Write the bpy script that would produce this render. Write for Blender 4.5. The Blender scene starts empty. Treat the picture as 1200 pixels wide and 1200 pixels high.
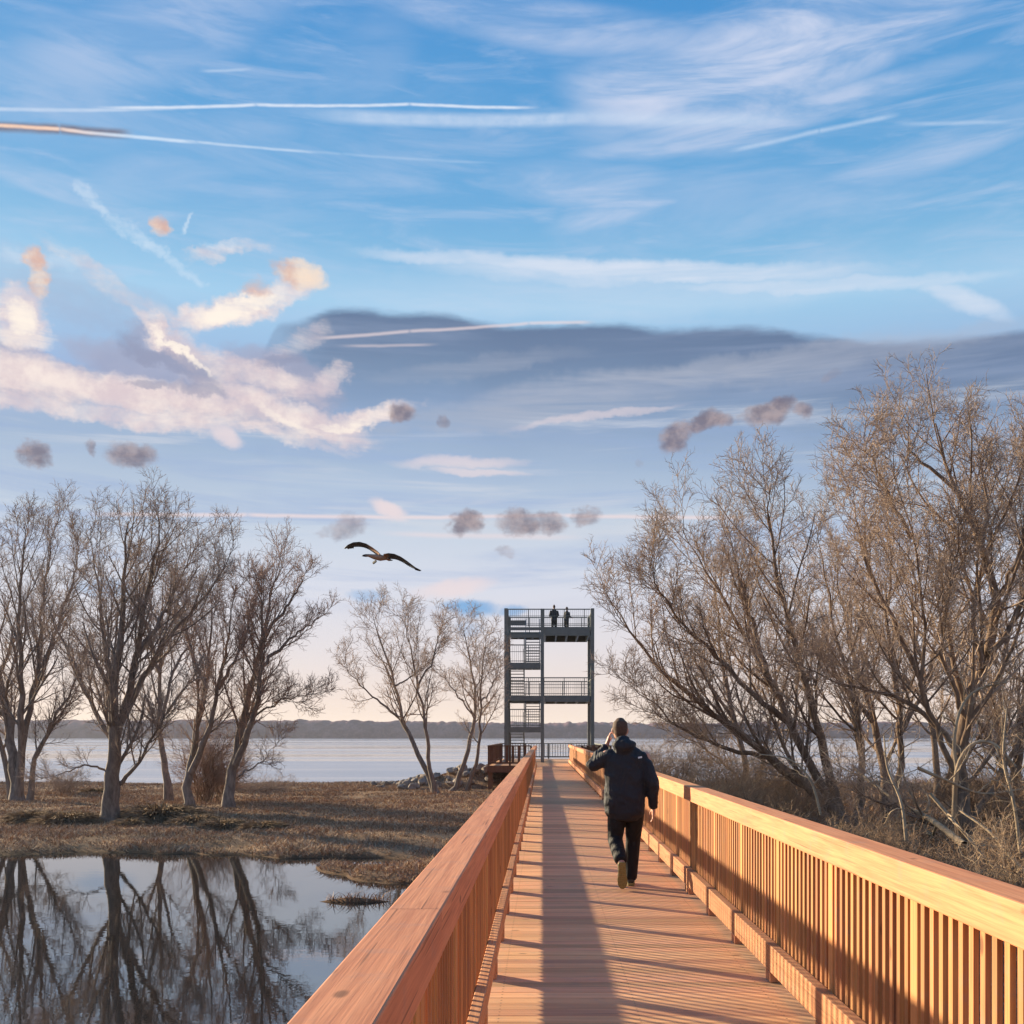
import bpy, bmesh, math, random
import numpy as np
from mathutils import Vector, Matrix
R = math.radians
sc = bpy.context.scene
col = sc.collection
rng = np.random.default_rng(7)
random.seed(7)
F, VX, VY, CH = 1300.0, 636.0, 862.0, 1.6      # focal length in photo pixels, vanishing point, eye height
EXPO = 1.32
SUN_AZ, SUN_EL = -53.0, 14.0
HAZE = .0001
ZW = -1.62                                      # water level

def at(px, py, Y):
    return Vector(((px - VX) / F * Y, Y, CH + (VY - py) / F * Y))

# ------------------------------------------------------------------ objects
def tag(o, label=None, cat=None, group=None, kind=None):
    if label: o['label'] = label
    if cat: o['category'] = cat
    if group: o['group'] = group
    if kind: o['kind'] = kind
    return o
def empty(name, loc=(0, 0, 0), rz=0.0, **k):
    o = bpy.data.objects.new(name, None)
    col.objects.link(o)
    o.location = loc
    o.rotation_euler.z = rz
    o.empty_display_size = .2
    return tag(o, **k)
def link(name, me, mat=None, parent=None, loc=None):
    o = bpy.data.objects.new(name, me)
    col.objects.link(o)
    if mat is not None and not me.materials: me.materials.append(mat)
    if parent is not None: o.parent = parent
    if loc is not None: o.location = loc
    return o
def np_mesh(name, V, Fc, smooth=True, attr=None, dom='POINT'):
    """V (n,3), Fc (m,k) faces all of k corners"""
    me = bpy.data.meshes.new(name)
    V = np.ascontiguousarray(V, np.float32); Fc = np.ascontiguousarray(Fc, np.int32)
    me.vertices.add(len(V)); me.vertices.foreach_set('co', V.ravel())
    me.loops.add(Fc.size); me.loops.foreach_set('vertex_index', Fc.ravel())
    me.polygons.add(len(Fc)); me.polygons.foreach_set('loop_start', np.arange(len(Fc), dtype=np.int32) * Fc.shape[1])
    me.update(calc_edges=True)
    me.polygons.foreach_set('use_smooth', np.full(len(Fc), bool(smooth)))
    if attr is not None:
        a = me.attributes.new('tint', 'FLOAT', dom)
        a.data.foreach_set('value', np.ascontiguousarray(attr, np.float32))
    return me

BOXF = np.array([[0, 3, 2, 1], [4, 5, 6, 7], [0, 1, 5, 4], [1, 2, 6, 5], [2, 3, 7, 6], [3, 0, 4, 7]])
class MB:
    """collects boxes and bars into one mesh"""
    def __init__(s): s.V = []; s.F = []; s.T = []; s.n = 0
    def add(s, v, f, t=None):
        v = np.asarray(v, float); f = np.asarray(f)
        s.V.append(v); s.F.append(f + s.n); s.n += len(v)
        s.T.append(np.full(len(f), random.random() if t is None else t))
        return s
    def box(s, x0, x1, y0, y1, z0, z1, t=None):
        return s.add([[x0, y0, z0], [x1, y0, z0], [x1, y1, z0], [x0, y1, z0], [x0, y0, z1], [x1, y0, z1], [x1, y1, z1], [x0, y1, z1]], BOXF, t)
    def bar(s, a, b, w, h=None, t=None):
        h = h or w
        a = np.array(a, float); b = np.array(b, float); d = b - a; d = d / np.linalg.norm(d)
        up = np.array([0, 0, 1.]) if abs(d[2]) < .9 else np.array([0, 1., 0])
        u = np.cross(d, up); u /= np.linalg.norm(u); v = np.cross(u, d)
        u = u * w / 2; v = v * h / 2
        return s.add([a - u - v, a + u - v, b + u - v, b - u - v, a - u + v, a + u + v, b + u + v, b - u + v], BOXF, t)
    def mesh(s, name, bevel=0.0):
        me = np_mesh(name, np.concatenate(s.V), np.concatenate(s.F), False, np.concatenate(s.T), 'FACE')
        bm = bmesh.new(); bm.from_mesh(me)
        bmesh.ops.recalc_face_normals(bm, faces=bm.faces)
        if bevel:
            bmesh.ops.bevel(bm, geom=list(bm.edges), offset=bevel, segments=2, affect='EDGES', profile=.5)
        bm.to_mesh(me); bm.free()
        me.polygons.foreach_set('use_smooth', np.zeros(len(me.polygons), bool))
        return me
    def build(s, name, mat, parent=None, bevel=0.0, loc=None):
        return link(name, s.mesh(name, bevel), mat, parent, loc)

# ------------------------------------------------------------------ node helpers
class NT:
    def __init__(s, tree): s.t = tree; s.n = tree.nodes; s.l = tree.links
    def put(s, sock, v):
        if v is None: return
        if isinstance(v, bpy.types.NodeSocket): s.l.new(v, sock)
        else:
            if sock.type == 'RGBA' and not isinstance(v, (int, float)) and len(v) == 3: v = (*v, 1)
            if sock.type == 'VECTOR' and isinstance(v, (int, float)): v = (v, v, v)
            sock.default_value = v
    def m(s, op, a, b=None, c=None, clamp=False):
        n = s.n.new('ShaderNodeMath'); n.operation = op; n.use_clamp = clamp
        s.put(n.inputs[0], a); s.put(n.inputs[1], b); s.put(n.inputs[2], c)
        return n.outputs[0]
    def v(s, op, a, b=None, out=0):
        n = s.n.new('ShaderNodeVectorMath'); n.operation = op
        s.put(n.inputs[0], a); s.put(n.inputs[1], b)
        return n.outputs['Value'] if op in ('LENGTH', 'DOT_PRODUCT', 'DISTANCE') else n.outputs[0]
    def mr(s, v, a, b, c=0.0, d=1.0, smooth=True):
        n = s.n.new('ShaderNodeMapRange'); n.interpolation_type = 'SMOOTHSTEP' if smooth else 'LINEAR'
        for i, x in enumerate((v, a, b, c, d)): s.put(n.inputs[i], x)
        return n.outputs[0]
    def mix(s, f, a, b, blend='MIX'):
        n = s.n.new('ShaderNodeMix'); n.data_type = 'RGBA'; n.blend_type = blend
        s.put(n.inputs[0], f); s.put(n.inputs[6], a); s.put(n.inputs[7], b)
        return n.outputs[2]
    def noise(s, vec, scale, detail=4, rough=.5, dist=0.0, out=0):
        n = s.n.new('ShaderNodeTexNoise')
        s.put(n.inputs['Vector'], vec); s.put(n.inputs['Scale'], scale); s.put(n.inputs['Detail'], detail)
        s.put(n.inputs['Roughness'], rough); s.put(n.inputs['Distortion'], dist)
        return n.outputs[out]
    def map(s, vec, loc=(0, 0, 0), rot=(0, 0, 0), scale=(1, 1, 1), typ='POINT'):
        n = s.n.new('ShaderNodeMapping'); n.vector_type = typ
        s.put(n.inputs[0], vec); s.put(n.inputs[1], loc); s.put(n.inputs[2], rot); s.put(n.inputs[3], scale)
        return n.outputs[0]
    def ramp(s, f, stops, interp='LINEAR'):
        n = s.n.new('ShaderNodeValToRGB'); cr = n.color_ramp; cr.interpolation = interp
        while len(cr.elements) < len(stops): cr.elements.new(.5)
        for e, (p, c) in zip(cr.elements, stops):
            e.position = p; e.color = (*c, 1) if not isinstance(c, (int, float)) else (c, c, c, 1)
        s.put(n.inputs[0], f)
        return n.outputs[0]
    def xyz(s, x, y, z=0.0):
        n = s.n.new('ShaderNodeCombineXYZ')
        s.put(n.inputs[0], x); s.put(n.inputs[1], y); s.put(n.inputs[2], z)
        return n.outputs[0]
    def sep(s, v):
        n = s.n.new('ShaderNodeSeparateXYZ'); s.put(n.inputs[0], v); return n.outputs
    def bump(s, h, strength=.3, dist=.01):
        n = s.n.new('ShaderNodeBump'); s.put(n.inputs['Height'], h); n.inputs['Strength'].default_value = strength
        n.inputs['Distance'].default_value = dist
        return n.outputs[0]

def lin(c):
    return tuple((x / 255 / 12.92) if x <= 10 else (((x / 255) + .055) / 1.055) ** 2.4 for x in c)
def mat(name):
    m = bpy.data.materials.new(name); m.use_nodes = True
    t = NT(m.node_tree); b = m.node_tree.nodes['Principled BSDF']
    return m, t, b
def pos(t):
    return t.n.new('ShaderNodeNewGeometry').outputs['Position']
def attr(t, name):
    n = t.n.new('ShaderNodeAttribute'); n.attribute_name = name; return n.outputs['Fac']
def orand(t):
    return t.n.new('ShaderNodeObjectInfo').outputs['Random']

def screws(t, c, dark):
    x, y, z = t.sep(pos(t))
    fy = t.m('MULTIPLY', t.m('SUBTRACT', t.m('FRACT', t.m('MULTIPLY_ADD', y, 1 / .07275, .25)), .5), .07275)
    for x0 in (-.25, .55, 1.38):
        dx_ = t.m('SUBTRACT', x, x0)
        d2 = t.m('MULTIPLY_ADD', dx_, dx_, t.m('MULTIPLY', fy, fy))
        c = t.mix(t.mr(d2, .0045 ** 2, .0075 ** 2, .8, 0), c, (.05, .035, .03))
    return c
def wood(name, grain, base, dark, tintvar=.25, knots=True, extra=None):
    """grain: axis along which the fibres run (0,1,2)"""
    m, t, b = mat(name)
    p = pos(t)
    tin = t.m('ADD', attr(t, 'tint'), t.m('MULTIPLY', orand(t), 3.7))
    tfr = t.m('FRACT', t.m('MULTIPLY', tin, 1.618))
    off = t.xyz(t.m('MULTIPLY', tin, 13.1), t.m('MULTIPLY', tin, 7.7), t.m('MULTIPLY', tin, 5.3))
    p = t.v('ADD', p, off)
    s1 = [38.0] * 3; s1[grain] = 1.1
    s2 = [150.0] * 3; s2[grain] = 3.0
    n1 = t.noise(t.map(p, scale=s1), 1, 4, .6, .6)
    n2 = t.noise(t.map(p, scale=s2), 1, 2, .6)
    g = t.m('ADD', t.m('MULTIPLY', n1, .65), t.m('MULTIPLY', n2, .35))
    c = t.mix(t.mr(g, .34, .66), dark, base)
    blot = t.noise(p, 1.7, 3, .6)
    c = t.mix(t.mr(blot, .35, .7, 0, .3), c, tuple(x * y for x, y in zip(base, (.92, .78, .72))))
    chk = [70.0] * 3; chk[grain] = .9
    ck = t.noise(t.map(p, scale=chk), 1, 2, .5)
    c = t.mix(t.m('MULTIPLY', t.mr(ck, .655, .70), .7), c, tuple(x * .32 for x in dark))
    wear = t.noise(p, 6, 4, .7)
    c = t.mix(t.mr(wear, .52, .72, 0, .35), c, tuple(.5 * (x + .26) for x in dark))
    if extra: c = extra(t, c, dark)
    hs = t.n.new('ShaderNodeHueSaturation')
    t.put(hs.inputs['Value'], t.mr(tfr, 0, 1, 1 - tintvar, 1 + tintvar * .7, False))
    t.put(hs.inputs['Hue'], t.mr(t.m('FRACT', t.m('MULTIPLY', tin, 4.73)), 0, 1, 0.494, .506, False))
    t.put(hs.inputs['Color'], c); c = hs.outputs[0]
    if knots:
        vo = t.n.new('ShaderNodeTexVoronoi'); vs = [5.0] * 3; vs[grain] = 2.2
        t.put(vo.inputs['Vector'], t.map(p, scale=vs)); vo.inputs['Scale'].default_value = 1
        k = t.mr(t.m('ADD', vo.outputs['Distance'], t.m('MULTIPLY', n1, .05)), .07, .13, 1, 0)
        c = t.mix(t.m('MULTIPLY', k, .75), c, tuple(x * .3 for x in dark))
    t.put(b.inputs['Base Color'], c)
    b.inputs['Roughness'].default_value = .72
    b.inputs['Specular IOR Level'].default_value = .3
    t.put(b.inputs['Normal'], t.bump(g, .5, .004))
    return m

M = {}
WB, WD = (.72, .30, .135), (.50, .18, .078)
M['wood_y'] = wood('rail_timber', 1, WB, WD, .08)
M['wood_z'] = wood('baluster_timber', 2, (.56, .255, .095), (.36, .14, .055), .28)
M['post_z'] = wood('post_timber', 2, (.66, .31, .105), (.48, .21, .075), .12)
M['deck'] = wood('deck_timber', 0, (.78, .43, .225), (.54, .275, .135), .24, True, screws)
M['curb'] = wood('curb_timber', 1, (.66, .31, .15), (.44, .18, .08), .18)
M['old_wood'] = wood('platform_timber', 2, (.17, .08, .045), (.085, .04, .026), .3, False)

def simple(name, c, rough=.6, metal=0.0, var=.2, scale=8.0, spec=.4):
    m, t, b = mat(name)
    n = t.noise(pos(t), scale, 5, .6)
    t.put(b.inputs['Base Color'], t.mix(n, tuple(x * (1 - var) for x in c), tuple(min(1, x * (1 + var)) for x in c)))
    b.inputs['Roughness'].default_value = rough; b.inputs['Metallic'].default_value = metal
    b.inputs['Specular IOR Level'].default_value = spec
    t.put(b.inputs['Normal'], t.bump(n, .2, .01))
    return m
M['steel'] = simple('painted_steel', (.135, .148, .142), .5, 0, .3, 3)
M['steel_light'] = simple('galvanised_mesh', (.09, .095, .095), .5, 0, .3, 3)

def bark(name, c1, c2, sc_=9.0, streak=True):
    m, t, b = mat(name)
    p = pos(t)
    n = t.noise(t.map(p, scale=(1, 1, .25)), sc_, 5, .65)
    n2 = t.noise(p, .6, 2, .5)
    c = t.mix(t.mr(n, .3, .7), c1, c2)
    c = t.mix(t.m('MULTIPLY', n2, .5), c, tuple(x * .7 for x in c2))
    t.put(b.inputs['Base Color'], c)
    b.inputs['Roughness'].default_value = .9; b.inputs['Specular IOR Level'].default_value = .15
    t.put(b.inputs['Normal'], t.bump(n, .8, .03))
    return m
M['bark_dark'] = bark('grey_bark', (.10, .082, .072), (.29, .23, .195))
M['twig_dark'] = bark('dark_twigs', (.25, .19, .155), (.46, .35, .285), 3)
M['bark_tan'] = bark('brown_bark', (.10, .07, .054), (.30, .205, .145))
M['twig_tan'] = bark('tan_twigs', (.29, .21, .165), (.50, .375, .295), 3)
M['brush'] = bark('brush_twigs', (.17, .11, .07), (.40, .265, .175), 3)
M['twig_pale'] = bark('pale_twigs', (.26, .175, .115), (.50, .345, .225), 3)
M['twig_red'] = bark('reddish_twigs', (.26, .175, .135), (.46, .31, .24), 3)
M['stem_pale'] = bark('weathered_stems', (.22, .17, .12), (.50, .38, .26), 6)

# ------------------------------------------------------------------ terrain
def vnoise(x, y, seed=0):
    x = np.asarray(x, float); y = np.asarray(y, float)
    xi = np.floor(x).astype(np.int64); yi = np.floor(y).astype(np.int64); fx = x - xi; fy = y - yi
    fx = fx * fx * (3 - 2 * fx); fy = fy * fy * (3 - 2 * fy)
    def h(a, b):
        n = (a * 374761393 + b * 668265263 + seed * 1442695041) & 0xFFFFFFFF
        n = ((n ^ (n >> 13)) * 1274126177) & 0xFFFFFFFF
        return ((n ^ (n >> 16)) & 0xFFFF) / 65535.0
    return (h(xi, yi) * (1 - fx) + h(xi + 1, yi) * fx) * (1 - fy) + (h(xi, yi + 1) * (1 - fx) + h(xi + 1, yi + 1) * fx) * fy
def fbm(x, y, s, o=4, seed=0):
    a = 0; w = .5; t = 0
    for i in range(o):
        a = a + w * (vnoise(np.asarray(x) * s, np.asarray(y) * s, seed + i) - .5); t += w; w *= .55; s *= 2.1
    return a / t
def sstep(a, b, x):
    t = np.clip((x - a) / (b - a), 0, 1); return t * t * (3 - 2 * t)
def ground_h(x, y):
    x = np.asarray(x, float); y = np.asarray(y, float)
    land = -1.40 + .30 * fbm(x, y, .13, 4, 3) + .16 * fbm(x, y, .7, 3, 9)
    land = land + .25 * sstep(3, 12, x)
    # rocky mound by the tower
    land = land + 1.15 * np.exp(-((x + 3.0) / 4.2) ** 2 - ((y - 63.5) / 2.6) ** 2)
    # lake shore
    sh = 71 + 5 * fbm(x, y, .07, 3, 21) - 9 * sstep(4, 16, x) + 10 * np.exp(-((x - 1) / 5) ** 2) * 0
    lake = sstep(-1.5, 6, y - sh)
    # shallow flood pond on the left
    n = fbm(x, y, .16, 4, 33)
    edge = 23.6 + 5.6 * sstep(-3.2, -8.2, x) + 3.4 * n + 2.2 * fbm(x, y, .6, 3, 5)
    pond = sstep(2.2, -1.6, y - edge) * sstep(2.8, 1.0, x + 1.5 * n)
    pond = np.maximum(pond, np.exp(-((x + 6.2) / 3.0) ** 4 - ((y - 28.2 - 1.5 * n - .8 * fbm(x, y, .9, 2, 6)) / 1.15) ** 2))
    pond = pond * (1 - .95 * np.exp(-((x + 3.6) / 1.3) ** 2 - ((y - 21.3 - 1.2 * fbm(x, y, .7, 2, 8)) / .32) ** 2))
    land = land - .10 * sstep(7, 0, y - edge) * sstep(3, 1, x)
    isl = sstep(.14, .30, fbm(x * .45, y, .33, 3, 57)) * sstep(-11, -6, x)
    near = sstep(14.5, 12.2, y + 1.5 * n) * sstep(.0, .22, fbm(x, y, .5, 3, 77) + .05)
    h = land * (1 - pond) + (-1.86 + .26 * isl + .22 * near * sstep(-3, -5, x)) * pond
    return h * (1 - lake) + (-4.5) * lake

def axis(lo, hi, n, k, c=0.0):
    u = np.linspace(-1, 1, n)
    s = np.sinh(k * u) / np.sinh(k)
    return c + np.where(s < 0, s * (c - lo), s * (hi - c))
gx = np.unique(np.concatenate([axis(-3500, 3500, 120, 9.0), np.arange(-45, 40, .22)]))
gy = np.unique(np.concatenate([np.array([-400, -200, -100, -60, -40, -30, -20, -14, -10, -7, -5]), np.arange(-3, 90, .25), 90 + np.geomspace(1, 3400, 40)]))
GX, GY = np.meshgrid(gx, gy)
GZ = ground_h(GX, GY)
nx, ny = len(gx), len(gy)
i = np.arange(nx * ny).reshape(ny, nx)
q = np.stack([i[:-1, :-1], i[:-1, 1:], i[1:, 1:], i[1:, :-1]], -1).reshape(-1, 4)
m, t, b = mat('dead_grass_ground')
p = pos(t)
n1 = t.noise(p, .5, 5, .6); n2 = t.noise(t.map(p, scale=(1, 1.8, 1)), 5, 4, .7); n3 = t.noise(p, 40, 3, .6)
c = t.mix(t.mr(n1, .35, .65), (.15, .092, .056), (.34, .215, .125))
c = t.mix(t.mr(n2, .42, .68, 0, .7), c, (.36, .24, .15))
c = t.mix(t.mr(n3, .5, .75, 0, .6), c, (.085, .056, .038))
z = t.sep(p)[2]
c = t.mix(t.mr(z, ZW - .06, ZW + .16, 1, 0), c, t.mix(n2, (.05, .030, .018), (.15, .078, .04)))
t.put(b.inputs['Base Color'], c); b.inputs['Roughness'].default_value = .95; b.inputs['Specular IOR Level'].default_value = .1
t.put(b.inputs['Normal'], t.bump(t.m('ADD', n2, t.m('MULTIPLY', n3, .5)), .8, .08))
M['ground'] = m
g = link('ground', np_mesh('ground', np.stack([GX, GY, GZ], -1).reshape(-1, 3), q), m)
tag(g, 'brown dead grass shore and mud flats between pond and lake', 'ground', kind='structure')

# water: one level for pond and lake, two sheets of water side by side
def water(name, rip, rough, deep, ior):
    m, t, b = mat(name)
    p = pos(t)
    n = t.noise(t.map(p, scale=(1, 1.6, 1)), rip[0], 3, .55)
    if rough > .05: t.put(b.inputs['Roughness'], t.mr(t.noise(t.map(p, scale=(.006, .035, 1)), 1, 4, .6, .4), .38, .62, .04, .24))
    else: b.inputs['Roughness'].default_value = rough
    b.inputs['IOR'].default_value = ior
    b.inputs['Specular IOR Level'].default_value = .5
    t.put(b.inputs['Base Color'], t.mix(t.noise(p, .35, 4, .6), deep, tuple(x * 1.5 for x in deep)))
    t.put(b.inputs['Normal'], t.bump(n, rip[1], rip[2]))
    return m
M['pond'] = water('pond_water', (2.2, .10, .01), .012, (.012, .013, .013), 5.2)
M['lake'] = water('lake_water', (.9, .35, .05), .12, (.11, .14, .20), 2.4)
mb = MB(); mb.V = []
o = link('pond_water', np_mesh('pond_water', np.array([[-300, -60, ZW], [60, -60, ZW], [60, 52, ZW], [-300, 52, ZW]]), np.array([[0, 1, 2, 3]]), False), M['pond'])
tag(o, 'still flooded pond mirroring the bare trees beside the boardwalk', 'pond', kind='structure')
o = link('lake_water', np_mesh('lake_water', np.array([[-3500, 52, ZW], [3500, 52, ZW], [3500, 3400, ZW], [-3500, 3400, ZW]]), np.array([[0, 1, 2, 3]]), False), M['lake'])
tag(o, 'wide pale lake stretching to the wooded far shore', 'lake', kind='structure')

# far wooded shore: one long ridge of tree crowns
def far_shore():
    m, t, b = mat('far_woods')
    p = pos(t)
    n = t.noise(t.map(p, scale=(1, 1, 1.6)), .05, 5, .7)
    n2 = t.noise(p, .35, 4, .7)
    c = t.mix(t.mr(n, .35, .65), (.125, .082, .105), (.21, .135, .155))
    c = t.mix(t.mr(n2, .45, .7, 0, .5), c, (.085, .068, .095))
    t.put(b.inputs['Base Color'], c); b.inputs['Roughness'].default_value = 1
    b.inputs['Specular IOR Level'].default_value = 0
    xs = np.arange(-1500, 1500, 3.0); k = 9
    base = 1330 + 60 * fbm(xs, xs * 0, .003, 3, 4) * 2
    hgt = 20.5 + 7 * fbm(xs, xs * 0, .004, 3, 8) + 3.0 * fbm(xs, xs * 0, .035, 3, 12) + 3.5 * fbm(xs, xs * 0, .25, 3, 14)
    hgt = hgt + 3.0 * sstep(100, -500, xs)
    rows = []
    prof = [(0, -.15), (1, .25), (6, .72), (14, .9), (30, 1.0), (60, 1.0), (100, .9), (140, .5), (180, -.2)]
    for d, f in prof:
        jz = 3.2 * fbm(xs, xs * 0 + d * 3.1, .22, 3, 40 + int(d)) * (1 if .3 < f else 0)
        rows.append(np.stack([xs, base + d + 2 * fbm(xs, xs * 0 + d, .2, 2, 60), ZW + hgt * f + jz], -1))
    V = np.stack(rows, 0); n_ = len(xs); i = np.arange(k * n_).reshape(k, n_)
    q = np.stack([i[:-1, :-1], i[:-1, 1:], i[1:, 1:], i[1:, :-1]], -1).reshape(-1, 4)
    o = link('hills', np_mesh('hills', V.reshape(-1, 3), q), m)
    tag(o, 'low purple grey wooded hills along the far lake shore', 'hills', kind='structure')
far_shore()

# ------------------------------------------------------------------ trees
def tubes(P, Rd, S, seed=0):
    """P (N,K,3) Rd (N,K) -> verts, quads"""
    N, K, _ = P.shape
    T = np.gradient(P, axis=1); T /= np.linalg.norm(T, axis=2, keepdims=True) + 1e-9
    r = np.random.default_rng(seed)
    ref = r.normal(size=(N, 1, 3)); m0 = T.mean(1, keepdims=True); m0 /= np.linalg.norm(m0, axis=2, keepdims=True) + 1e-9
    ref = ref - (ref * m0).sum(2, keepdims=True) * m0
    U = np.cross(T, ref); U /= np.linalg.norm(U, axis=2, keepdims=True) + 1e-9
    W = np.cross(T, U)
    a = np.arange(S) * 2 * np.pi / S
    V = P[:, :, None] + Rd[:, :, None, None] * (U[:, :, None] * np.cos(a)[None, None, :, None] + W[:, :, None] * np.sin(a)[None, None, :, None])
    i = np.arange(N * K * S).reshape(N, K, S)
    j = np.roll(i, -1, axis=2)
    q = np.stack([i[:, :-1], j[:, :-1], j[:, 1:], i[:, 1:]], -1).reshape(-1, 4)
    return V.reshape(-1, 3), q
def merge(parts):
    V = []; Q = []; n = 0
    for v, q in parts: V.append(v); Q.append(q + n); n += len(v)
    return np.concatenate(V), np.concatenate(Q)
def resample(pts, K):
    pts = np.asarray(pts, float)
    # Catmull-Rom
    e = np.vstack([2 * pts[0] - pts[1], pts, 2 * pts[-1] - pts[-2]])
    u = np.linspace(0, len(pts) - 1 - 1e-6, K); i = u.astype(int); f = (u - i)[:, None]
    a, b_, c_, d = e[i], e[i + 1], e[i + 2], e[i + 3]
    return .5 * ((2 * b_) + (-a + c_) * f + (2 * a - 5 * b_ + 4 * c_ - d) * f ** 2 + (-a + 3 * b_ - 3 * c_ + d) * f ** 3)
def children(r, P, Rd, n, t0, t1, ang, lr0, lr1, K, up, jit, rr, rmin, drop=0.0, lmax=None, gnarl=0.0, lmin=0.0, lref=0.0):
    N, K0, _ = P.shape
    L = np.linalg.norm(np.diff(P, axis=1), axis=2).sum(1)
    tt = t0 + (t1 - t0) * (np.arange(n)[None] + r.random((N, n))) / n
    f = tt * (K0 - 1); i0 = np.minimum(f.astype(int), K0 - 2); fr = (f - i0)[..., None]
    ar = np.arange(N)[:, None]
    A = P[ar, i0]; B = P[ar, i0 + 1]
    S = A + (B - A) * fr; T = B - A; T = T / (np.linalg.norm(T, axis=2, keepdims=True) + 1e-9)
    pr = Rd[ar, i0] * (1 - fr[..., 0]) + Rd[ar, i0 + 1] * fr[..., 0]
    ref = r.normal(size=(N, 1, 3)) + 0 * S
    U = np.cross(T, ref); U /= np.linalg.norm(U, axis=2, keepdims=True) + 1e-9
    W = np.cross(T, U)
    ph = np.arange(n)[None] * 2.4 + r.random((N, 1)) * 6.28 + r.normal(size=(N, n)) * .6
    th = R(ang) * (1 + .28 * r.normal(size=(N, n)))
    D = np.cos(th)[..., None] * T + np.sin(th)[..., None] * (np.cos(ph)[..., None] * U + np.sin(ph)[..., None] * W)
    ln = L[:, None] * (lr0 * (1 - tt) + lr1 * tt) * r.uniform(.6, 1.3, (N, n))
    ln = np.maximum(ln, lmin * r.uniform(.6, 1.25, ln.shape))
    if lmax: ln = np.minimum(ln, lmax * r.uniform(.7, 1.1, ln.shape))
    keep = r.random((N, n)) > drop
    if lref: keep &= r.random((N, n)) < np.clip(L / lref, .12, 1)[:, None]
    keep = keep.ravel()
    S = S.reshape(-1, 3)[keep]; D = D.reshape(-1, 3)[keep]; ln = ln.ravel()[keep]; r0 = np.maximum(pr.ravel()[keep] * rr, rmin)
    r0 = np.minimum(r0, np.maximum(ln * .022, rmin))
    pts = [S]; step = (ln / (K - 1))[:, None]
    for k in range(K - 1):
        D = D + np.array([0, 0, up]) + r.normal(size=D.shape) * (jit + gnarl * (r.random((len(D), 1)) < .3))
        D /= np.linalg.norm(D, axis=1, keepdims=True)
        pts.append(pts[-1] + D * step)
    P2 = np.stack(pts, 1)
    R2 = r0[:, None] * np.linspace(1, .38, K)[None]
    return P2, R2

def tree(label, stems, cat='tree', name='bare_tree', group=None, twig='twig_dark', bk='bark_dark', seed=1,
         n1=17, n2=9, n3=6, n4=4, ang=38, lr=(.42, .12), up=.10, tr=.0056, base=None, lens=(.55, .52, .52), jit=.06, t0=.22, zs=.89):
    """stems: (points (px,py), Y, dY at the tip, base radius)"""
    r = np.random.default_rng(seed)
    K0 = 18
    Ps = []; Rs = []
    for pts, Y, dY, rad in stems:
        n = len(pts)
        if rad < .14: Y += 0
        w = np.array([at(px, py, Y + dY * (k / (n - 1)) ** 1.3) for k, (px, py) in enumerate(pts)])
        if base is None and not Ps:
            pass
        if not Ps: zb = w[0, 2]
        w[:, 2] = zb + (w[:, 2] - zb) * zs
        P = resample(w, K0)
        P[1:] += r.normal(size=(K0 - 1, 3)) * .022 * (1 + Y / 60)
        Ps.append(P); Rs.append(rad * (np.linspace(1, .0, K0) ** 1.15 * .94 + .06))
    P0 = np.stack(Ps); R0 = np.stack(Rs)
    # flare at the ground for the stems that start there
    for k in range(len(P0)):
        gz = float(ground_h(P0[k, 0, 0], P0[k, 0, 1]))
        if P0[k, 0, 2] - gz < .8:
            P0[k, 0, 2] = gz - .15; R0[k, 0] *= 1.45; R0[k, 1] *= 1.08
    org = P0[0, 0].copy()
    R0 *= .9; R0[1:] *= .84
    L1 = children(r, P0, R0, n1, t0, .99, ang, lr[0], lr[1], 10, up, jit, .5, tr * 1.8, lmin=.7, lref=5.5)
    L2 = children(r, *L1, n2, .12, .99, ang + 3, lens[0], lens[0] * .5, 7, up * .6, jit, .6, tr * 1.6, lmin=.45, lref=1.3)
    L3 = children(r, *L2, n3, .12, .99, ang + 5, lens[1], lens[1] * .65, 5, up * .5, jit, .65, tr * 1.2, lmin=.28, lref=.6)
    L4 = children(r, *L3, n4, .2, .98, ang + 4, lens[2], lens[2] * .7, 3, up * .4, jit * .8, .7, tr, drop=.1, lmin=.15)
    o = empty(name, org, label=label, cat=cat, group=group)
    v, q = merge([tubes(P0, R0, 9, seed), tubes(*L1, 6, seed)])
    tk = link('trunk', np_mesh('trunk', v - org, q), M[bk], o)
    v, q = merge([tubes(*L2, 4, seed), tubes(*L3, 3, seed), tubes(*L4, 3, seed)])
    cr = link('crown', np_mesh('crown', v - org, q), M[twig], o)
    return o
def gy_for(px, py):                      # ground distance seen at a pixel, ground about 3.05 below the eye
    return 3.05 * F / (py - VY)

# ---- left bank
tree('large bare tree with one thick pale trunk, nearest the pond on the left bank', [
    ([(128, 968), (130, 930), (133, 885), (134, 840), (137, 770), (142, 700), (146, 630), (150, 568)], 38.5, -2, .37),
    ([(133, 860), (120, 835), (100, 790), (80, 740), (62, 700), (50, 655)], 38.4, 2, .15),
    ([(134, 850), (128, 790), (122, 720), (114, 650), (106, 575)], 38.5, 2.5, .20),
    ([(136, 850), (150, 800), (160, 740), (172, 660), (184, 600), (190, 562)], 38.5, -3, .22),
    ([(140, 835), (165, 780), (188, 735), (222, 690), (250, 650), (275, 598)], 38.5, 1, .18),
    ([(136, 915), (158, 888), (182, 845), (200, 810), (228, 772)], 38.4, -2, .11),
    ([(160, 745), (190, 690), (212, 640), (238, 585)], 38, 3, .13),
    ([(128, 895), (100, 888), (70, 900), (45, 905)], 38.4, -1.5, .06)],
    seed=11, n1=19, n2=9, n3=6, n4=3, lr=(.34, .15), ang=36)
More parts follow.
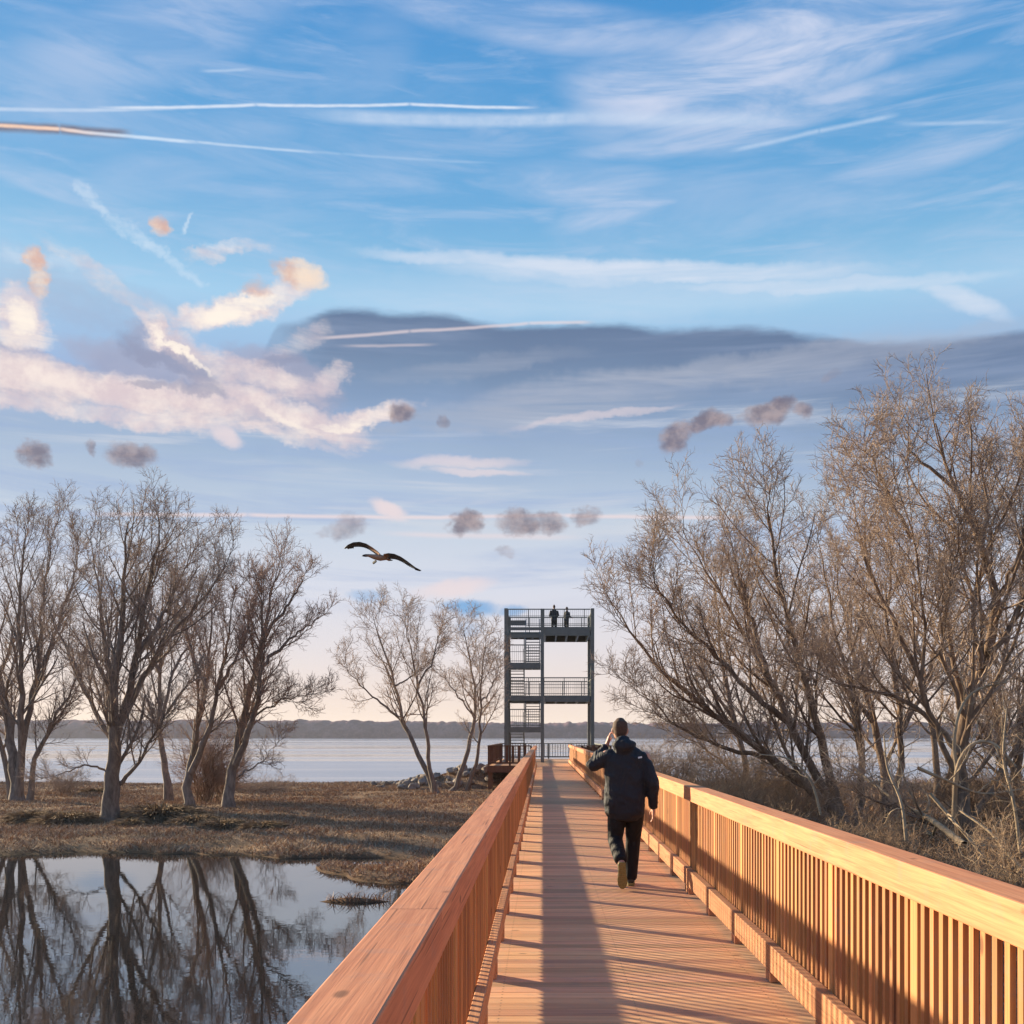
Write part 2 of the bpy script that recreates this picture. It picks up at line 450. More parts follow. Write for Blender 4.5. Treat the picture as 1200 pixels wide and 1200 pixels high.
tree('clump of tall bare stems at the left edge, half cut off by the frame', [
    ([(20, 942), (16, 890), (8, 820), (-6, 740), (-18, 650), (-26, 580)], 50, 2, .32),
    ([(20, 940), (24, 860), (26, 780), (22, 700), (26, 620), (30, 572)], 50, -2, .26),
    ([(22, 900), (32, 830), (44, 760), (48, 690), (58, 620), (66, 570)], 50, 1, .22),
    ([(34, 938), (42, 880), (66, 830), (88, 780), (104, 720)], 49.5, -2, .18),
    ([(14, 935), (2, 870), (-20, 800), (-48, 720), (-60, 640)], 50.5, 0, .2),
    ([(44, 780), (70, 700), (88, 640), (92, 585)], 50, 2, .14)],
    seed=12, n1=18, n2=9, n3=6, n4=3, lr=(.30, .13), ang=33, tr=.0066)
tree('slim bare tree with a single leaning stem behind the thick pale trunk', [
    ([(198, 930), (190, 880), (186, 820), (187, 750), (190, 690), (192, 620)], 52, 2, .20),
    ([(188, 840), (200, 780), (222, 730), (240, 680), (252, 630)], 52, 2, .12),
    ([(187, 770), (172, 710), (160, 660), (158, 610)], 52, -2, .12)],
    seed=13, n1=18, n2=9, n3=6, n4=3, lr=(.36, .13), tr=.0066)
tree('bare tree with two dark upright stems left of the leaning double trunk', [
    ([(222, 950), (222, 900), (232, 840), (242, 780), (246, 720), (250, 650)], 46.5, 1, .24),
    ([(224, 900), (244, 850), (256, 780), (268, 720), (276, 650)], 46.5, -2, .2),
    ([(242, 790), (224, 740), (212, 690), (205, 640)], 46.5, 2, .12),
    ([(256, 790), (280, 740), (296, 690), (304, 640)], 46.5, 2, .12)],
    seed=14, n1=19, n2=9, n3=6, n4=3, lr=(.30, .12), ang=34, twig='twig_red', tr=.0066)
tree('bare tree with a leaning double trunk at the right end of the left bank group', [
    ([(268, 950), (272, 900), (282, 840), (296, 780), (308, 720), (318, 660), (330, 630)], 46.5, 2, .27),
    ([(276, 890), (296, 830), (306, 760), (305, 690), (300, 640)], 46.5, -2, .2),
    ([(302, 765), (330, 735), (356, 710), (384, 690)], 46.5, 1, .13),
    ([(310, 720), (338, 680), (352, 650), (360, 632)], 46.5, -1, .11),
    ([(290, 830), (320, 810), (345, 800), (385, 795)], 46.5, -1.5, .07),
    ([(280, 905), (300, 890), (312, 880), (330, 850)], 46.4, 1, .06)],
    seed=15, n1=19, n2=9, n3=6, n4=3, lr=(.34, .14), ang=36, twig='twig_red', tr=.0066)
# ---- middle, by the lake
tree('small bare tree of two stems leaning left over the lake, nearest the parasol-shaped rocks'.replace(', nearest the parasol-shaped rocks', ''), [
    ([(512, 934), (494, 890), (474, 845), (462, 795), (446, 750), (436, 715)], 57, 2, .19),
    ([(510, 930), (501, 880), (497, 840), (488, 790), (478, 745), (470, 712)], 57, -2, .17),
    ([(468, 838), (445, 820), (425, 800), (408, 780), (404, 755)], 57, -1, .09),
    ([(490, 800), (508, 765), (516, 735), (522, 715)], 57, 1, .08),
    ([(462, 800), (480, 790), (500, 775), (515, 750)], 57, 2, .07)],
    seed=16, n1=15, n2=8, n3=6, n4=3, lr=(.36, .15), ang=40, tr=.0066, twig='twig_tan', t0=.3, zs=.97)
tree('small bare tree with a curved double trunk close to the left of the steel tower', [
    ([(528, 936), (544, 895), (554, 855), (556, 820), (553, 780), (545, 740), (540, 725)], 59, 2, .17),
    ([(542, 936), (556, 900), (562, 860), (563, 810), (566, 770), (572, 735)], 59, -2, .17),
    ([(556, 840), (540, 815), (525, 795), (515, 775)], 59, -1, .07),
    ([(563, 820), (575, 805), (583, 780), (586, 750)], 59, 1, .07)],
    seed=17, n1=16, n2=8, n3=6, n4=3, lr=(.30, .13), ang=40, tr=.0066, twig='twig_tan', t0=.35, zs=.97)
# ---- right bank
tree('tall bare tree with a thick dark trunk nearest the boardwalk on the right', [
    ([(1142, 1040), (1132, 985), (1126, 930), (1124, 880), (1136, 810), (1160, 740), (1164, 670), (1145, 600), (1122, 545), (1106, 495), (1096, 455)], 22.5, 1, .25),
    ([(1158, 745), (1190, 700), (1214, 630), (1228, 560), (1236, 500)], 22.6, 1.5, .09),
    ([(1126, 910), (1100, 840), (1080, 790), (1084, 720), (1078, 640), (1058, 560), (1046, 500)], 22.5, -1.5, .09),
    ([(1125, 870), (1090, 830), (1050, 800), (1000, 788), (950, 768), (905, 742)], 22.4, 1.5, .09),
    ([(1080, 780), (1046, 700), (1020, 640), (1005, 580), (1000, 530)], 22.3, 1.5, .08),
    ([(1150, 765), (1140, 690), (1158, 610), (1176, 550), (1184, 495)], 22.5, 2, .085),
    ([(1134, 960), (1170, 900), (1200, 850), (1240, 800), (1280, 720)], 22.5, 2, .11),
    ([(1130, 985), (1090, 960), (1046, 938), (1010, 925), (985, 900)], 22.2, 1.5, .08),
    ([(1136, 830), (1106, 760), (1110, 680), (1120, 620), (1130, 560)], 22.6, -1.2, .075),
    ([(1150, 610), (1158, 560), (1150, 510), (1146, 470)], 22.6, .6, .07),
    ([(1160, 690), (1190, 630), (1206, 560), (1216, 500)], 22.7, -1.0, .08),
    ([(1068, 600), (1040, 540), (1022, 500), (1012, 470)], 22.4, -1.0, .06),
    ([(1128, 545), (1076, 500), (1060, 470), (1052, 455)], 22.6, .8, .06)],
    seed=21, n1=20, n2=10, n3=6, n4=4, ang=40, lr=(.36, .16), twig='twig_tan', bk='bark_tan', tr=.0046, zs=.93)
tree('wide bare tree with low limbs sweeping left towards the steel tower', [
    ([(1008, 985), (985, 955), (940, 910), (890, 862), (840, 822), (790, 780), (745, 720), (712, 670)], 31, -1, .22),
    ([(992, 965), (958, 900), (925, 830), (895, 760), (860, 690), (826, 630), (800, 575)], 31, 2, .20),
    ([(990, 962), (965, 880), (950, 800), (930, 720), (912, 640), (900, 560), (904, 520)], 31.2, -2, .20),
    ([(905, 875), (850, 862), (800, 838), (760, 800), (722, 768)], 31, 1.5, .10),
    ([(925, 830), (890, 800), (840, 745), (800, 700), (770, 650), (762, 610)], 31, -2, .12),
    ([(898, 765), (880, 690), (862, 620), (850, 560)], 31, 2.5, .12),
    ([(1000, 975), (1010, 900), (1004, 820), (985, 740), (968, 650), (955, 570)], 31.4, 1.5, .17)],
    seed=22, n1=22, n2=10, n3=6, n4=4, ang=38, lr=(.32, .15), twig='twig_tan', bk='bark_tan', tr=.0054)
tree('bare tree of upright brown stems standing between the two big right bank trees', [
    ([(1040, 975), (1036, 900), (1022, 820), (1000, 740), (985, 660), (978, 590)], 36, 2, .20),
    ([(1042, 972), (1056, 880), (1050, 790), (1040, 700), (1044, 620), (1040, 560)], 36, -2, .18),
    ([(1022, 830), (980, 770), (950, 710), (935, 640)], 36, -2, .12),
    ([(1052, 850), (1084, 780), (1100, 700), (1105, 620)], 36, 2, .12)],
    seed=23, n1=19, n2=9, n3=6, n4=3, ang=36, lr=(.30, .12), twig='twig_tan', bk='bark_tan', tr=.0062)
tree('bare tree at the right edge of the frame behind the thick dark trunk', [
    ([(1196, 1000), (1190, 920), (1196, 830), (1206, 740), (1202, 650), (1196, 560)], 29, 1, .2),
    ([(1194, 960), (1176, 880), (1172, 790), (1180, 700), (1172, 620)], 29, 2, .15),
    ([(1200, 960), (1226, 880), (1250, 800), (1270, 700), (1280, 600)], 29, -1, .15),
    ([(1196, 900), (1160, 850), (1130, 800), (1100, 760)], 29, -2, .1)],
    seed=24, n1=18, n2=9, n3=6, n4=3, ang=38, lr=(.32, .13), twig='twig_tan', bk='bark_tan', tr=.0054)
tree('bare tree with several thin stems far back by the lake behind the low sweeping limbs', [
    ([(880, 948), (872, 890), (858, 820), (846, 750), (840, 680), (836, 620)], 46, 1, .18),
    ([(882, 946), (896, 880), (906, 800), (910, 730), (914, 650)], 46, 2, .16),
    ([(860, 830), (830, 780), (806, 730), (790, 680)], 46, -2, .11),
    ([(878, 930), (850, 890), (815, 860), (775, 840)], 46, -1, .09)],
    seed=25, n1=18, n2=9, n3=6, n4=3, ang=38, lr=(.32, .13), twig='twig_tan', bk='bark_tan', tr=.0072)
tree('bare tree far back on the lakeshore seen through the right bank trees', [
    ([(1100, 950), (1096, 880), (1086, 800), (1076, 720), (1070, 640), (1060, 580)], 45, 1, .18),
    ([(1100, 948), (1118, 880), (1128, 800), (1136, 720), (1130, 640)], 45, 2, .16),
    ([(1086, 810), (1050, 760), (1030, 710), (1010, 650)], 45, -2, .11)],
    seed=26, n1=18, n2=9, n3=6, n4=3, ang=38, lr=(.32, .13), twig='twig_tan', bk='bark_tan', tr=.0072)

# shrubs: many stems from one foot
def shrub(label, px, Y, h, spread, n, seed, twig='twig_tan', group='shrubs on the banks', x=None, droop=.0):
    r = np.random.default_rng(seed)
    X = (px - VX) / F * Y if x is None else x
    z = float(ground_h(X, Y)) - .1
    K0 = 8
    P0 = []
    for k in range(n):
        a = r.random() * 6.28; s = spread * r.random() ** .6; hh = h * r.uniform(.55, 1.05)
        b0 = np.array([X + .25 * spread * math.cos(a) * r.random(), Y + .25 * spread * math.sin(a) * r.random(), z])
        tip = b0 + np.array([s * math.cos(a), s * math.sin(a), hh * (1 - droop * r.random())])
        mid = (b0 + tip) / 2 + np.array([-.15 * s * math.cos(a), -.15 * s * math.sin(a), .12 * hh])
        P = resample([b0, mid, tip], K0); P[1:] += r.normal(size=(K0 - 1, 3)) * .05 * h / 2
        P0.append(P)
    P0 = np.stack(P0); R0 = np.linspace(1, .35, K0)[None] * (.010 + .004 * h) * r.uniform(.6, 1.3, (n, 1))
    L1 = children(r, P0, R0, 8, .15, .98, 45, .5, .25, 6, .04, .16, .65, .004)
    L2 = children(r, *L1, 6, .15, .98, 45, .55, .35, 4, .03, .16, .7, .0034)
    L3 = children(r, *L2, 4, .2, .98, 45, .5, .4, 3, .02, .15, .7, .003)
    org = np.array([X, Y, z])
    o = empty('bare_shrub', org, label=label, cat='shrub', group=group)
    v, q = tubes(P0, R0, 5, seed); link('stems', np_mesh('stems', v - org, q), M['stem_pale'] if twig == 'twig_pale' else M['bark_tan'], o)
    v, q = merge([tubes(*L1, 4, seed), tubes(*L2, 3, seed), tubes(*L3, 3, seed)])
    link('crown', np_mesh('crown', v - org, q), M[twig], o)
shrub('reddish thicket shrub between the two dark upright stems and the slim leaning tree', 238, 50, 3.2, 1.9, 42, 101, 'twig_red')
shrub('low reddish shrub at the foot of the leaning double trunk', 262, 51, 2.6, 1.5, 30, 102, 'twig_red')
shrub('low dark brush pile on the shore right of the left bank trees', 296, 60, .6, 2.4, 46, 103, 'twig_dark', droop=.5)
shrub('low twiggy shrub beside the clump of tall stems at the left edge', 75, 56, 1.3, 1.6, 26, 104, 'twig_dark')
for k, (px, Y, h, s, n, tw, lab) in enumerate([
    (800, 30, 2.5, 1.6, 34, 'brush', 'rounded tan shrub behind the handrail just right of the walking man'),
    (850, 25, 2.1, 1.5, 34, 'twig_pale', 'pale shrub behind the handrail below the low sweeping limbs'),
    (905, 24, 1.9, 1.5, 34, 'brush', 'tan shrub behind the handrail in the dip of the right bank'),
    (960, 20.5, 1.4, 1.4, 34, 'twig_pale', 'pale tangled shrub left of the thick dark trunk'),
    (1045, 19, 1.2, 1.2, 26, 'brush', 'tan shrub in front of the thick dark trunk'),
    (1105, 16, .95, 1.0, 20, 'twig_pale', 'small pale shrub close behind the handrail at the thick dark trunk'),
    (1190, 17, 1.5, 1.4, 20, 'twig_pale', 'pale arching shrub at the right edge of the frame'),
    (1240, 20, 2.2, 1.6, 22, 'brush', 'tall tan shrub partly outside the right edge of the frame'),
    (770, 40, 2.6, 1.8, 34, 'brush', 'far tan shrub beside the lake view right of the walking man'),
    (870, 38, 2.4, 2.0, 36, 'brush', 'wide tan shrub under the low sweeping limbs near the lake'),
    (940, 36, 2.0, 1.8, 34, 'twig_pale', 'pale shrub under the upright brown stems'),
    (1160, 30, 2.2, 1.8, 30, 'brush', 'tan shrub behind the thick dark trunk')]):
    shrub(lab, px, Y, h, s, n, 120 + k, tw)

# pale dead limbs lying and arching in the right thicket
def dead_limb(label, pts, Y, dY, rad, seed):
    r = np.random.default_rng(seed)
    w = np.array([at(px, py, Y + dY * k / (len(pts) - 1)) for k, (px, py) in enumerate(pts)])
    P0 = resample(w, 14)[None]; R0 = (np.linspace(1, .4, 14) * rad)[None]
    L1 = children(r, P0, R0, 7, .2, .98, 50, .4, .2, 6, .0, .2, .6, .008, gnarl=.3)
    L2 = children(r, *L1, 4, .2, .98, 50, .5, .3, 4, .0, .2, .6, .005, gnarl=.3)
    v, q = merge([tubes(P0, R0, 7, seed), tubes(*L1, 5, seed), tubes(*L2, 4, seed)])
    o = link('dead_limb', np_mesh('dead_limb', v, q), M['stem_pale'])
    tag(o, label, 'branch', 'dead limbs in the right thicket')
dead_limb('pale arching dead limb in front of the thick dark trunk', [(1118, 960), (1122, 900), (1140, 872), (1165, 872), (1190, 898)], 20.5, -.5, .05, 301)
dead_limb('pale dead limb leaning down to the handrail right of the thick dark trunk', [(1225, 1045), (1190, 1010), (1160, 975), (1125, 950)], 18, 1.5, .045, 302)
dead_limb('pale hooked dead limb high beside the thick dark trunk', [(1122, 905), (1118, 870), (1126, 830), (1146, 808), (1180, 800)], 20.5, .5, .04, 303)
dead_limb('long dark fallen limb sloping across the right bank', [(1130, 990), (1090, 960), (1050, 938), (1000, 900)], 20, 6, .07, 304)

dead_limb('pale dead limb rising steeply at the right edge of the frame', [(1196, 1000), (1188, 940), (1176, 890), (1180, 830)], 19, .5, .035, 305)
dead_limb('pale crooked dead limb crossing low in front of the thick dark trunk', [(1076, 900), (1110, 915), (1150, 930), (1196, 925)], 20, .5, .035, 306)
dead_limb('thin pale dead limb forked upright just left of the thick dark trunk', [(1062, 985), (1056, 940), (1040, 900), (1036, 862)], 19.5, .5, .032, 307)
dead_limb('thin pale dead limb bent over the brush below the low sweeping limbs', [(962, 955), (950, 915), (925, 890), (890, 884)], 23, .5, .032, 308)
dead_limb('long pale dead limb slanting down behind the handrail towards the right edge', [(1090, 930), (1120, 965), (1150, 1000), (1176, 1030)], 17.5, -.6, .03, 309)
# ------------------------------------------------------------------ grass
def grass(name, label, N, xr, yr, seed, hmin=.12, hmax=.34):
    r = np.random.default_rng(seed)
    u = r.random(N * 3); Y = yr[0] * (yr[1] / yr[0]) ** u
    X = r.uniform(xr[0], xr[1], N * 3)
    h = ground_h(X, Y)
    cl = fbm(X, Y, .55, 3, 91)
    k = (h > ZW + .02) & (r.random(N * 3) < .62 + 1.8 * cl) & (np.abs(X / Y) < .75)
    X, Y, h, cl = X[k][:N], Y[k][:N], h[k][:N], cl[k][:N]
    n = len(X)
    a = r.random(n) * 6.28; H = r.uniform(hmin, hmax, n) * (1 + 1.2 * np.clip(cl, 0, 1)); w = .006 + .00022 * Y
    le = r.normal(size=(n, 2)) * .9 * H[:, None]
    B = np.stack([X, Y, h - .02], -1); d = np.stack([np.cos(a) * w, np.sin(a) * w, 0 * a], -1)
    T = B + np.stack([le[:, 0], le[:, 1], H], -1); Mi = B + np.stack([le[:, 0] * .35, le[:, 1] * .35, H * .6], -1)
    V = np.stack([B - d, B + d, Mi + d * .7, Mi - d * .7, T + d * .15, T - d * .15], 1).reshape(-1, 3)
    i = np.arange(n)[:, None] * 6
    q = np.concatenate([i + np.array([[0, 1, 2, 3]]), i + np.array([[3, 2, 4, 5]])])
    o = link(name, np_mesh(name, V, q, False, np.repeat(r.random(n), 6)), M['grass'])
    tag(o, label, 'grass', kind='stuff')
m, t, b = mat('dry_grass_blades')
c = t.ramp(attr(t, 'tint'), [(0, (.17, .10, .062)), (.45, (.34, .205, .125)), (.8, (.46, .30, .19)), (1, (.58, .43, .30))])
t.put(b.inputs['Base Color'], c); b.inputs['Roughness'].default_value = .9; b.inputs['Specular IOR Level'].default_value = .1
M['grass'] = m
grass('dry_grass', 'low brown dead grass covering the left bank behind the pond', 190000, (-42, -1), (18, 76), 5, .04, .14)
grass('bank_undergrowth', 'brown dead grass and weeds under the right bank trees', 70000, (2.6, 30), (5, 66), 6, .15, .5)

# tussocks: rounded heaps of dead grass
def tussock_mesh(seed):
    r = np.random.default_rng(seed); n = 1500
    a = r.random(n) * 6.28; el = np.arcsin(r.random(n) ** .8); rad = r.uniform(.75, 1.1, n)
    B = np.stack([np.cos(a) * .35 * r.random(n), np.sin(a) * .35 * r.random(n), -.05 + 0 * a], -1)
    D = np.stack([np.cos(a) * np.cos(el), np.sin(a) * np.cos(el), np.sin(el) * .85], -1)
    P = [B, B + D * .55 * rad[:, None] + np.array([0, 0, .18]), B + D * rad[:, None] + np.array([0, 0, -.1])]
    P = np.stack(P, 1) + r.normal(size=(n, 3, 3)) * .04
    Rr = np.stack([np.full(n, .018), np.full(n, .016), np.full(n, .006)], 1)
    return tubes(P, Rr, 3, seed)
M['tussock'] = bark('dry_tussock', (.11, .075, .048), (.36, .25, .155), 5)
tm = [np_mesh('tussock', *tussock_mesh(400 + k)) for k in range(3)]
for me in tm: me.materials.append(M['tussock'])
for k, (px, py, s, lab) in enumerate([
    (190, 962, 1.0, 'largest rounded dead grass tussock right of the thick pale trunk'),
    (80, 965, .8, 'dead grass tussock left of the thick pale trunk'),
    (40, 962, .7, 'dead grass tussock at the far left near the pond'),
    (230, 966, .65, 'dead grass tussock below the two dark upright stems'),
    (262, 970, .6, 'low dead grass tussock below the leaning double trunk'),
    (310, 972, .55, 'small dead grass tussock right of the left bank trees'),
    (155, 968, .5, 'small dead grass tussock touching the thick pale trunk'),
    (112, 930, .6, 'dead grass tussock on the lakeshore behind the thick pale trunk')]):
    Y = 3.0 * F / (py - VY); X = (px - VX) / F * Y
    o = link('grass_tussock', tm[k % 3]); o.location = (X, Y, float(ground_h(X, Y)) - .08); o.scale = (s * 1.5, s * 1.4, s * .95); o.rotation_euler.z = k * 1.3
    tag(o, lab, 'tussock', 'dead grass tussocks on the left bank')

# ------------------------------------------------------------------ rocks
def rock_mesh(seed):
    bm = bmesh.new(); bmesh.ops.create_icosphere(bm, subdivisions=3, radius=1)
    r = np.random.default_rng(seed)
    pl = r.normal(size=(11, 3)); pl /= np.linalg.norm(pl, axis=1, keepdims=True); dd = r.uniform(.55, .9, 11)
    for v in bm.verts:
        c = np.array(v.co)
        for nrm, d in zip(pl, dd):
            k = c @ nrm
            if k > d: c = c - nrm * (k - d) * .92
        c += .03 * r.normal(size=3)
        v.co = c * np.array([1, .8, .65])
    me = bpy.data.meshes.new('rock'); bm.to_mesh(me); bm.free()
    me.polygons.foreach_set('use_smooth', np.zeros(len(me.polygons), bool))
    return me
m, t, b = mat('shore_rock')
p = pos(t); n = t.noise(p, 3.5, 5, .65)
c = t.mix(t.mr(n, .3, .7), (.10, .085, .075), (.30, .25, .21))
c = t.mix(t.m('MULTIPLY', orand(t), .45), c, (.33, .23, .17))
t.put(b.inputs['Base Color'], c); b.inputs['Roughness'].default_value = .9; t.put(b.inputs['Normal'], t.bump(n, .6, .05))
M['rock'] = m
rm = [rock_mesh(500 + k) for k in range(5)]
for me in rm: me.materials.append(m)
rr = np.random.default_rng(55)
for k in range(130):
    px = rr.uniform(438, 612); Y = rr.uniform(60.2, 66.5)
    w_ = min(1, (px - 436) / 60)
    X = (px - VX) / F * Y; s = rr.uniform(.2, .46) * (.55 + .45 * w_)
    o = link('shore_rock', rm[k % 5]); o.location = (X, Y, float(ground_h(X, Y)) + s * .25)
    o.scale = (s * rr.uniform(.8, 1.3), s, s * rr.uniform(.8, 1.2)); o.rotation_euler = (rr.uniform(-.5, .5), rr.uniform(-.5, .5), rr.uniform(0, 6.28))
    tag(o, 'grey brown riprap boulder heaped on the shore below the tower platform', 'rock', 'riprap rocks below the tower platform')

# ------------------------------------------------------------------ boardwalk
LX0, LX1 = -.461, -.300        # left rail, outer and inner face
RX0, RX1 = 1.470, 1.631        # right rail, inner and outer face
CAPT, CAPB = 1.084, .942
BAY = 1.34
bw = empty('boardwalk', (0, 0, 0), label='long straight wooden boardwalk of orange planks leading to the tower', cat='boardwalk')
mb = MB(); y = -4.0
while y < 59.0:
    mb.box(LX0 - .06, RX1 + .06, y, y + .1425, -.038, 0 + random.uniform(-.001, .001)); y += .1455
mb.build('deck_boards', M['deck'], bw, .002)
for xx in (-.45, .55, 1.55):
    MB().box(xx - .05, xx + .05, -4, 59, -.29, -.042).build('joist', M['curb'], bw)
for k in range(11):
    yy = 1.0 + 5.6 * k
    MB().box(LX0 - .1, RX1 + .1, yy - .07, yy + .07, -.52, -.292).build('cross_beam', M['curb'], bw)
    for xx in (-.38, 1.52):
        MB().box(xx - .1, xx + .1, yy - .1, yy + .1, -3.2, -.523).build('pile', M['post_z'], bw)

ORD = ['first', 'second', 'third', 'fourth', 'fifth', 'sixth', 'seventh']
bal_me = {}
def rail_section(side, ys, bays, label):
    x0, x1 = (LX0, LX1) if side < 0 else (RX0, RX1)
    inner = x1 if side < 0 else x0                      # the face towards the deck
    sg = -side                                          # +1 when inner face looks to +X
    L = bays * BAY + .04
    o = empty('handrail_section', ((x0 + x1) / 2, ys, 0), label=label, cat='handrail', group='wooden handrail sections along the boardwalk')
    ox = (x0 + x1) / 2; hw = (x1 - x0) / 2
    MB().box(-hw, hw, 0, L, CAPB, CAPT).build('top_rail', M['wood_y'], o, .006)
    ci = inner - ox
    c0, c1 = sorted((ci - sg * .002, ci - sg * .062))
    zb = .110 if side < 0 else .068
    MB().box(c0, c1, 0, L, zb, .240).build('curb', M['curb'], o, .005)
    px_ = ci - sg * .108                                # posts and balusters behind the curb
    if 'post' not in bal_me:
        bal_me['post'] = MB().box(-.044, .044, -.044, .044, -.30, CAPB - .002).mesh('post', .004); bal_me['post'].materials.append(M['post_z'])
        bal_me['bal'] = MB().box(-.011, .011, -.022, .022, .112, CAPB - .002).mesh('baluster', .002); bal_me['bal'].materials.append(M['wood_z'])
        bal_me['slim'] = MB().box(-.009, .009, -.0135, .0135, .112, CAPB - .002).mesh('baluster', .002); bal_me['slim'].materials.append(M['wood_z'])
        bal_me['blow'] = MB().box(-.032, .032, -.075, .075, .002, .066).mesh('spacer_block', .003); bal_me['blow'].materials.append(M['curb'])
        bal_me['blk'] = MB().box(-.032, .032, -.075, .075, .002, .108).mesh('spacer_block', .003); bal_me['blk'].materials.append(M['curb'])
    for k in range(bays + 1):
        yy = .06 + (L - .12) * k / bays
        link('post', bal_me['post'], None, o, (px_, yy, 0))
        link('spacer_block', bal_me['blk' if side < 0 else 'blow'], None, o, (ci - sg * .033, yy, 0))
        if k < bays:
            st = (L - .12) / bays
            for j in range(1, 13):
                bx = ci - sg * (.064 + .013)
                ob = link('baluster', bal_me['slim' if side < 0 else 'bal'], None, o, (bx, yy + st * j / 13 + random.uniform(-.003, .003), 0))
SEC = 8 * BAY + .075
rail_section(-1, 3.3 - SEC + 4 * BAY + .04, 4 - 0, 'left wooden handrail section beside the camera at the bottom of the frame')
for k in range(5):
    rail_section(-1, 3.3 + SEC * k, 8, '%s left wooden handrail section counted from the bottom of the frame towards the tower' % ORD[k + 1])
for k in range(6):
    rail_section(1, .54 + SEC * k, 8 if k < 5 else 7, '%s right wooden handrail section counted from the bottom right corner towards the tower' % ORD[k])

# ------------------------------------------------------------------ platform and tower
TX0, TXM, TX1, TY0, TY1 = -2.18, -.02, 2.96, 66.0, 70.6
pf = empty('tower_platform', (0, 66, 0), label='dark brown timber platform with railings around the foot of the tower', cat='platform')
def rel(mb_, name, m_, par):
    org = np.array(par.location)
    mb_.V = [v - org for v in mb_.V]
    return mb_.build(name, m_, par)
mb = MB(); y = 59.02
while y < 76.5: mb.box(-2.95, 3.7, y, y + .139, -.04, .0); y += .1455
rel(mb, 'deck_boards', M['deck'], pf)
mb = MB().box(-2.95, 3.7, 58.96, 59.015, -.36, -.005).box(-2.95, -2.89, 59.03, 76.5, -.36, -.045).box(3.64, 3.7, 59.03, 76.5, -.36, -.045)
rel(mb, 'fascia', M['old_wood'], pf)
for (x, y) in [(-2.8, 59.3), (-.2, 59.3), (1.4, 59.3), (3.5, 59.3), (-2.8, 67), (3.5, 67), (-2.8, 76), (3.5, 76), (.4, 76)]:
    rel(MB().box(x - .12, x + .12, y - .12, y + .12, -4.8, -.045), 'pile', M['old_wood'], pf)
def plat_rail(a, b, m_, n, slat=.09, w=.05):
    a = np.array(a, float); b = np.array(b, float)
    mb = MB().bar([*a, 1.05], [*b, 1.05], .14, .06).bar([*a, .14], [*b, .14], .05, .09)
    for k in range(n + 1):
        c = a + (b - a) * k / n
        mb.bar([*c, .0], [*c, 1.02], .1, .1)
    L = np.linalg.norm(b - a); q_ = int(L / (slat + w))
    for k in range(1, q_):
        c = a + (b - a) * k / q_
        mb.bar([*c, .185], [*c, 1.02], w, .03)
    rel(mb, 'railing', m_, pf)
plat_rail((-2.88, 59.1), (-.62, 59.1), M['old_wood'], 2, .16, .14)
plat_rail((-2.88, 59.2), (-2.88, 76.3), M['old_wood'], 9, .16, .14)
plat_rail((1.8, 59.1), (3.62, 59.1), M['old_wood'], 2, .16, .14)
plat_rail((3.62, 59.2), (3.62, 76.3), M['steel'], 9, .12, .02)
plat_rail((-2.8, 76.35), (3.6, 76.35), M['steel'], 4, .14, .04)
o = empty('timber_bench', (2.65, 63.0, 0), label='low dark bench on the platform right of the handrail end', cat='bench')
MB().box(-.7, .7, -.2, .2, .42, .47).build('seat', M['old_wood'], o); MB().box(-.7, .7, .21, .25, .55, .95).build('backrest', M['old_wood'], o)
for sx in (-.55, .55):
    MB().box(sx - .04, sx + .04, -.18, .18, 0, .417).build('leg', M['old_wood'], o)

tw = empty('observation_tower', ((TX0 + TX1) / 2, (TY0 + TY1) / 2, 0), label='dark steel observation tower with stairs on its left side and two viewing decks', cat='tower')
Z = lambda py, Y=TY0: CH + (VY - py) * Y / F
LV = [0.0, Z(853), Z(816.5), Z(777.5), Z(737)]
TOP = Z(713)
for x in (TX0, TX1):
    for y in (TY0, TY1):
        rel(MB().box(x - .105, x + .105, y - .105, y + .105, -1.9, TOP), 'column', M['steel'], tw)
for y in (TY0, TY1):
    rel(MB().box(TXM - .1, TXM + .1, y - .1, y + .1, .004, TOP - .02), 'column', M['steel'], tw)
def slab(x0, x1, y0, y1, z, th, nm):
    mb = MB().box(x0, x1, y0, y1, z - .05, z)
    for yy in (y0 + .03, y1 - .03): mb.box(x0, x1, yy - .05, yy + .05, z - th, z - .052)
    for xx in np.linspace(x0 + .06, x1 - .06, 5): mb.box(xx - .05, xx + .05, y0 + .085, y1 - .085, z - th, z - .052)
    rel(mb, nm, M['steel'], tw)
slab(TXM + .11, TX1 - .14, TY0, TY1, LV[4] + .12, .52, 'floor')
slab(TXM + .11, TX1 - .14, TY0, TY1, LV[2] + .08, .38, 'floor')
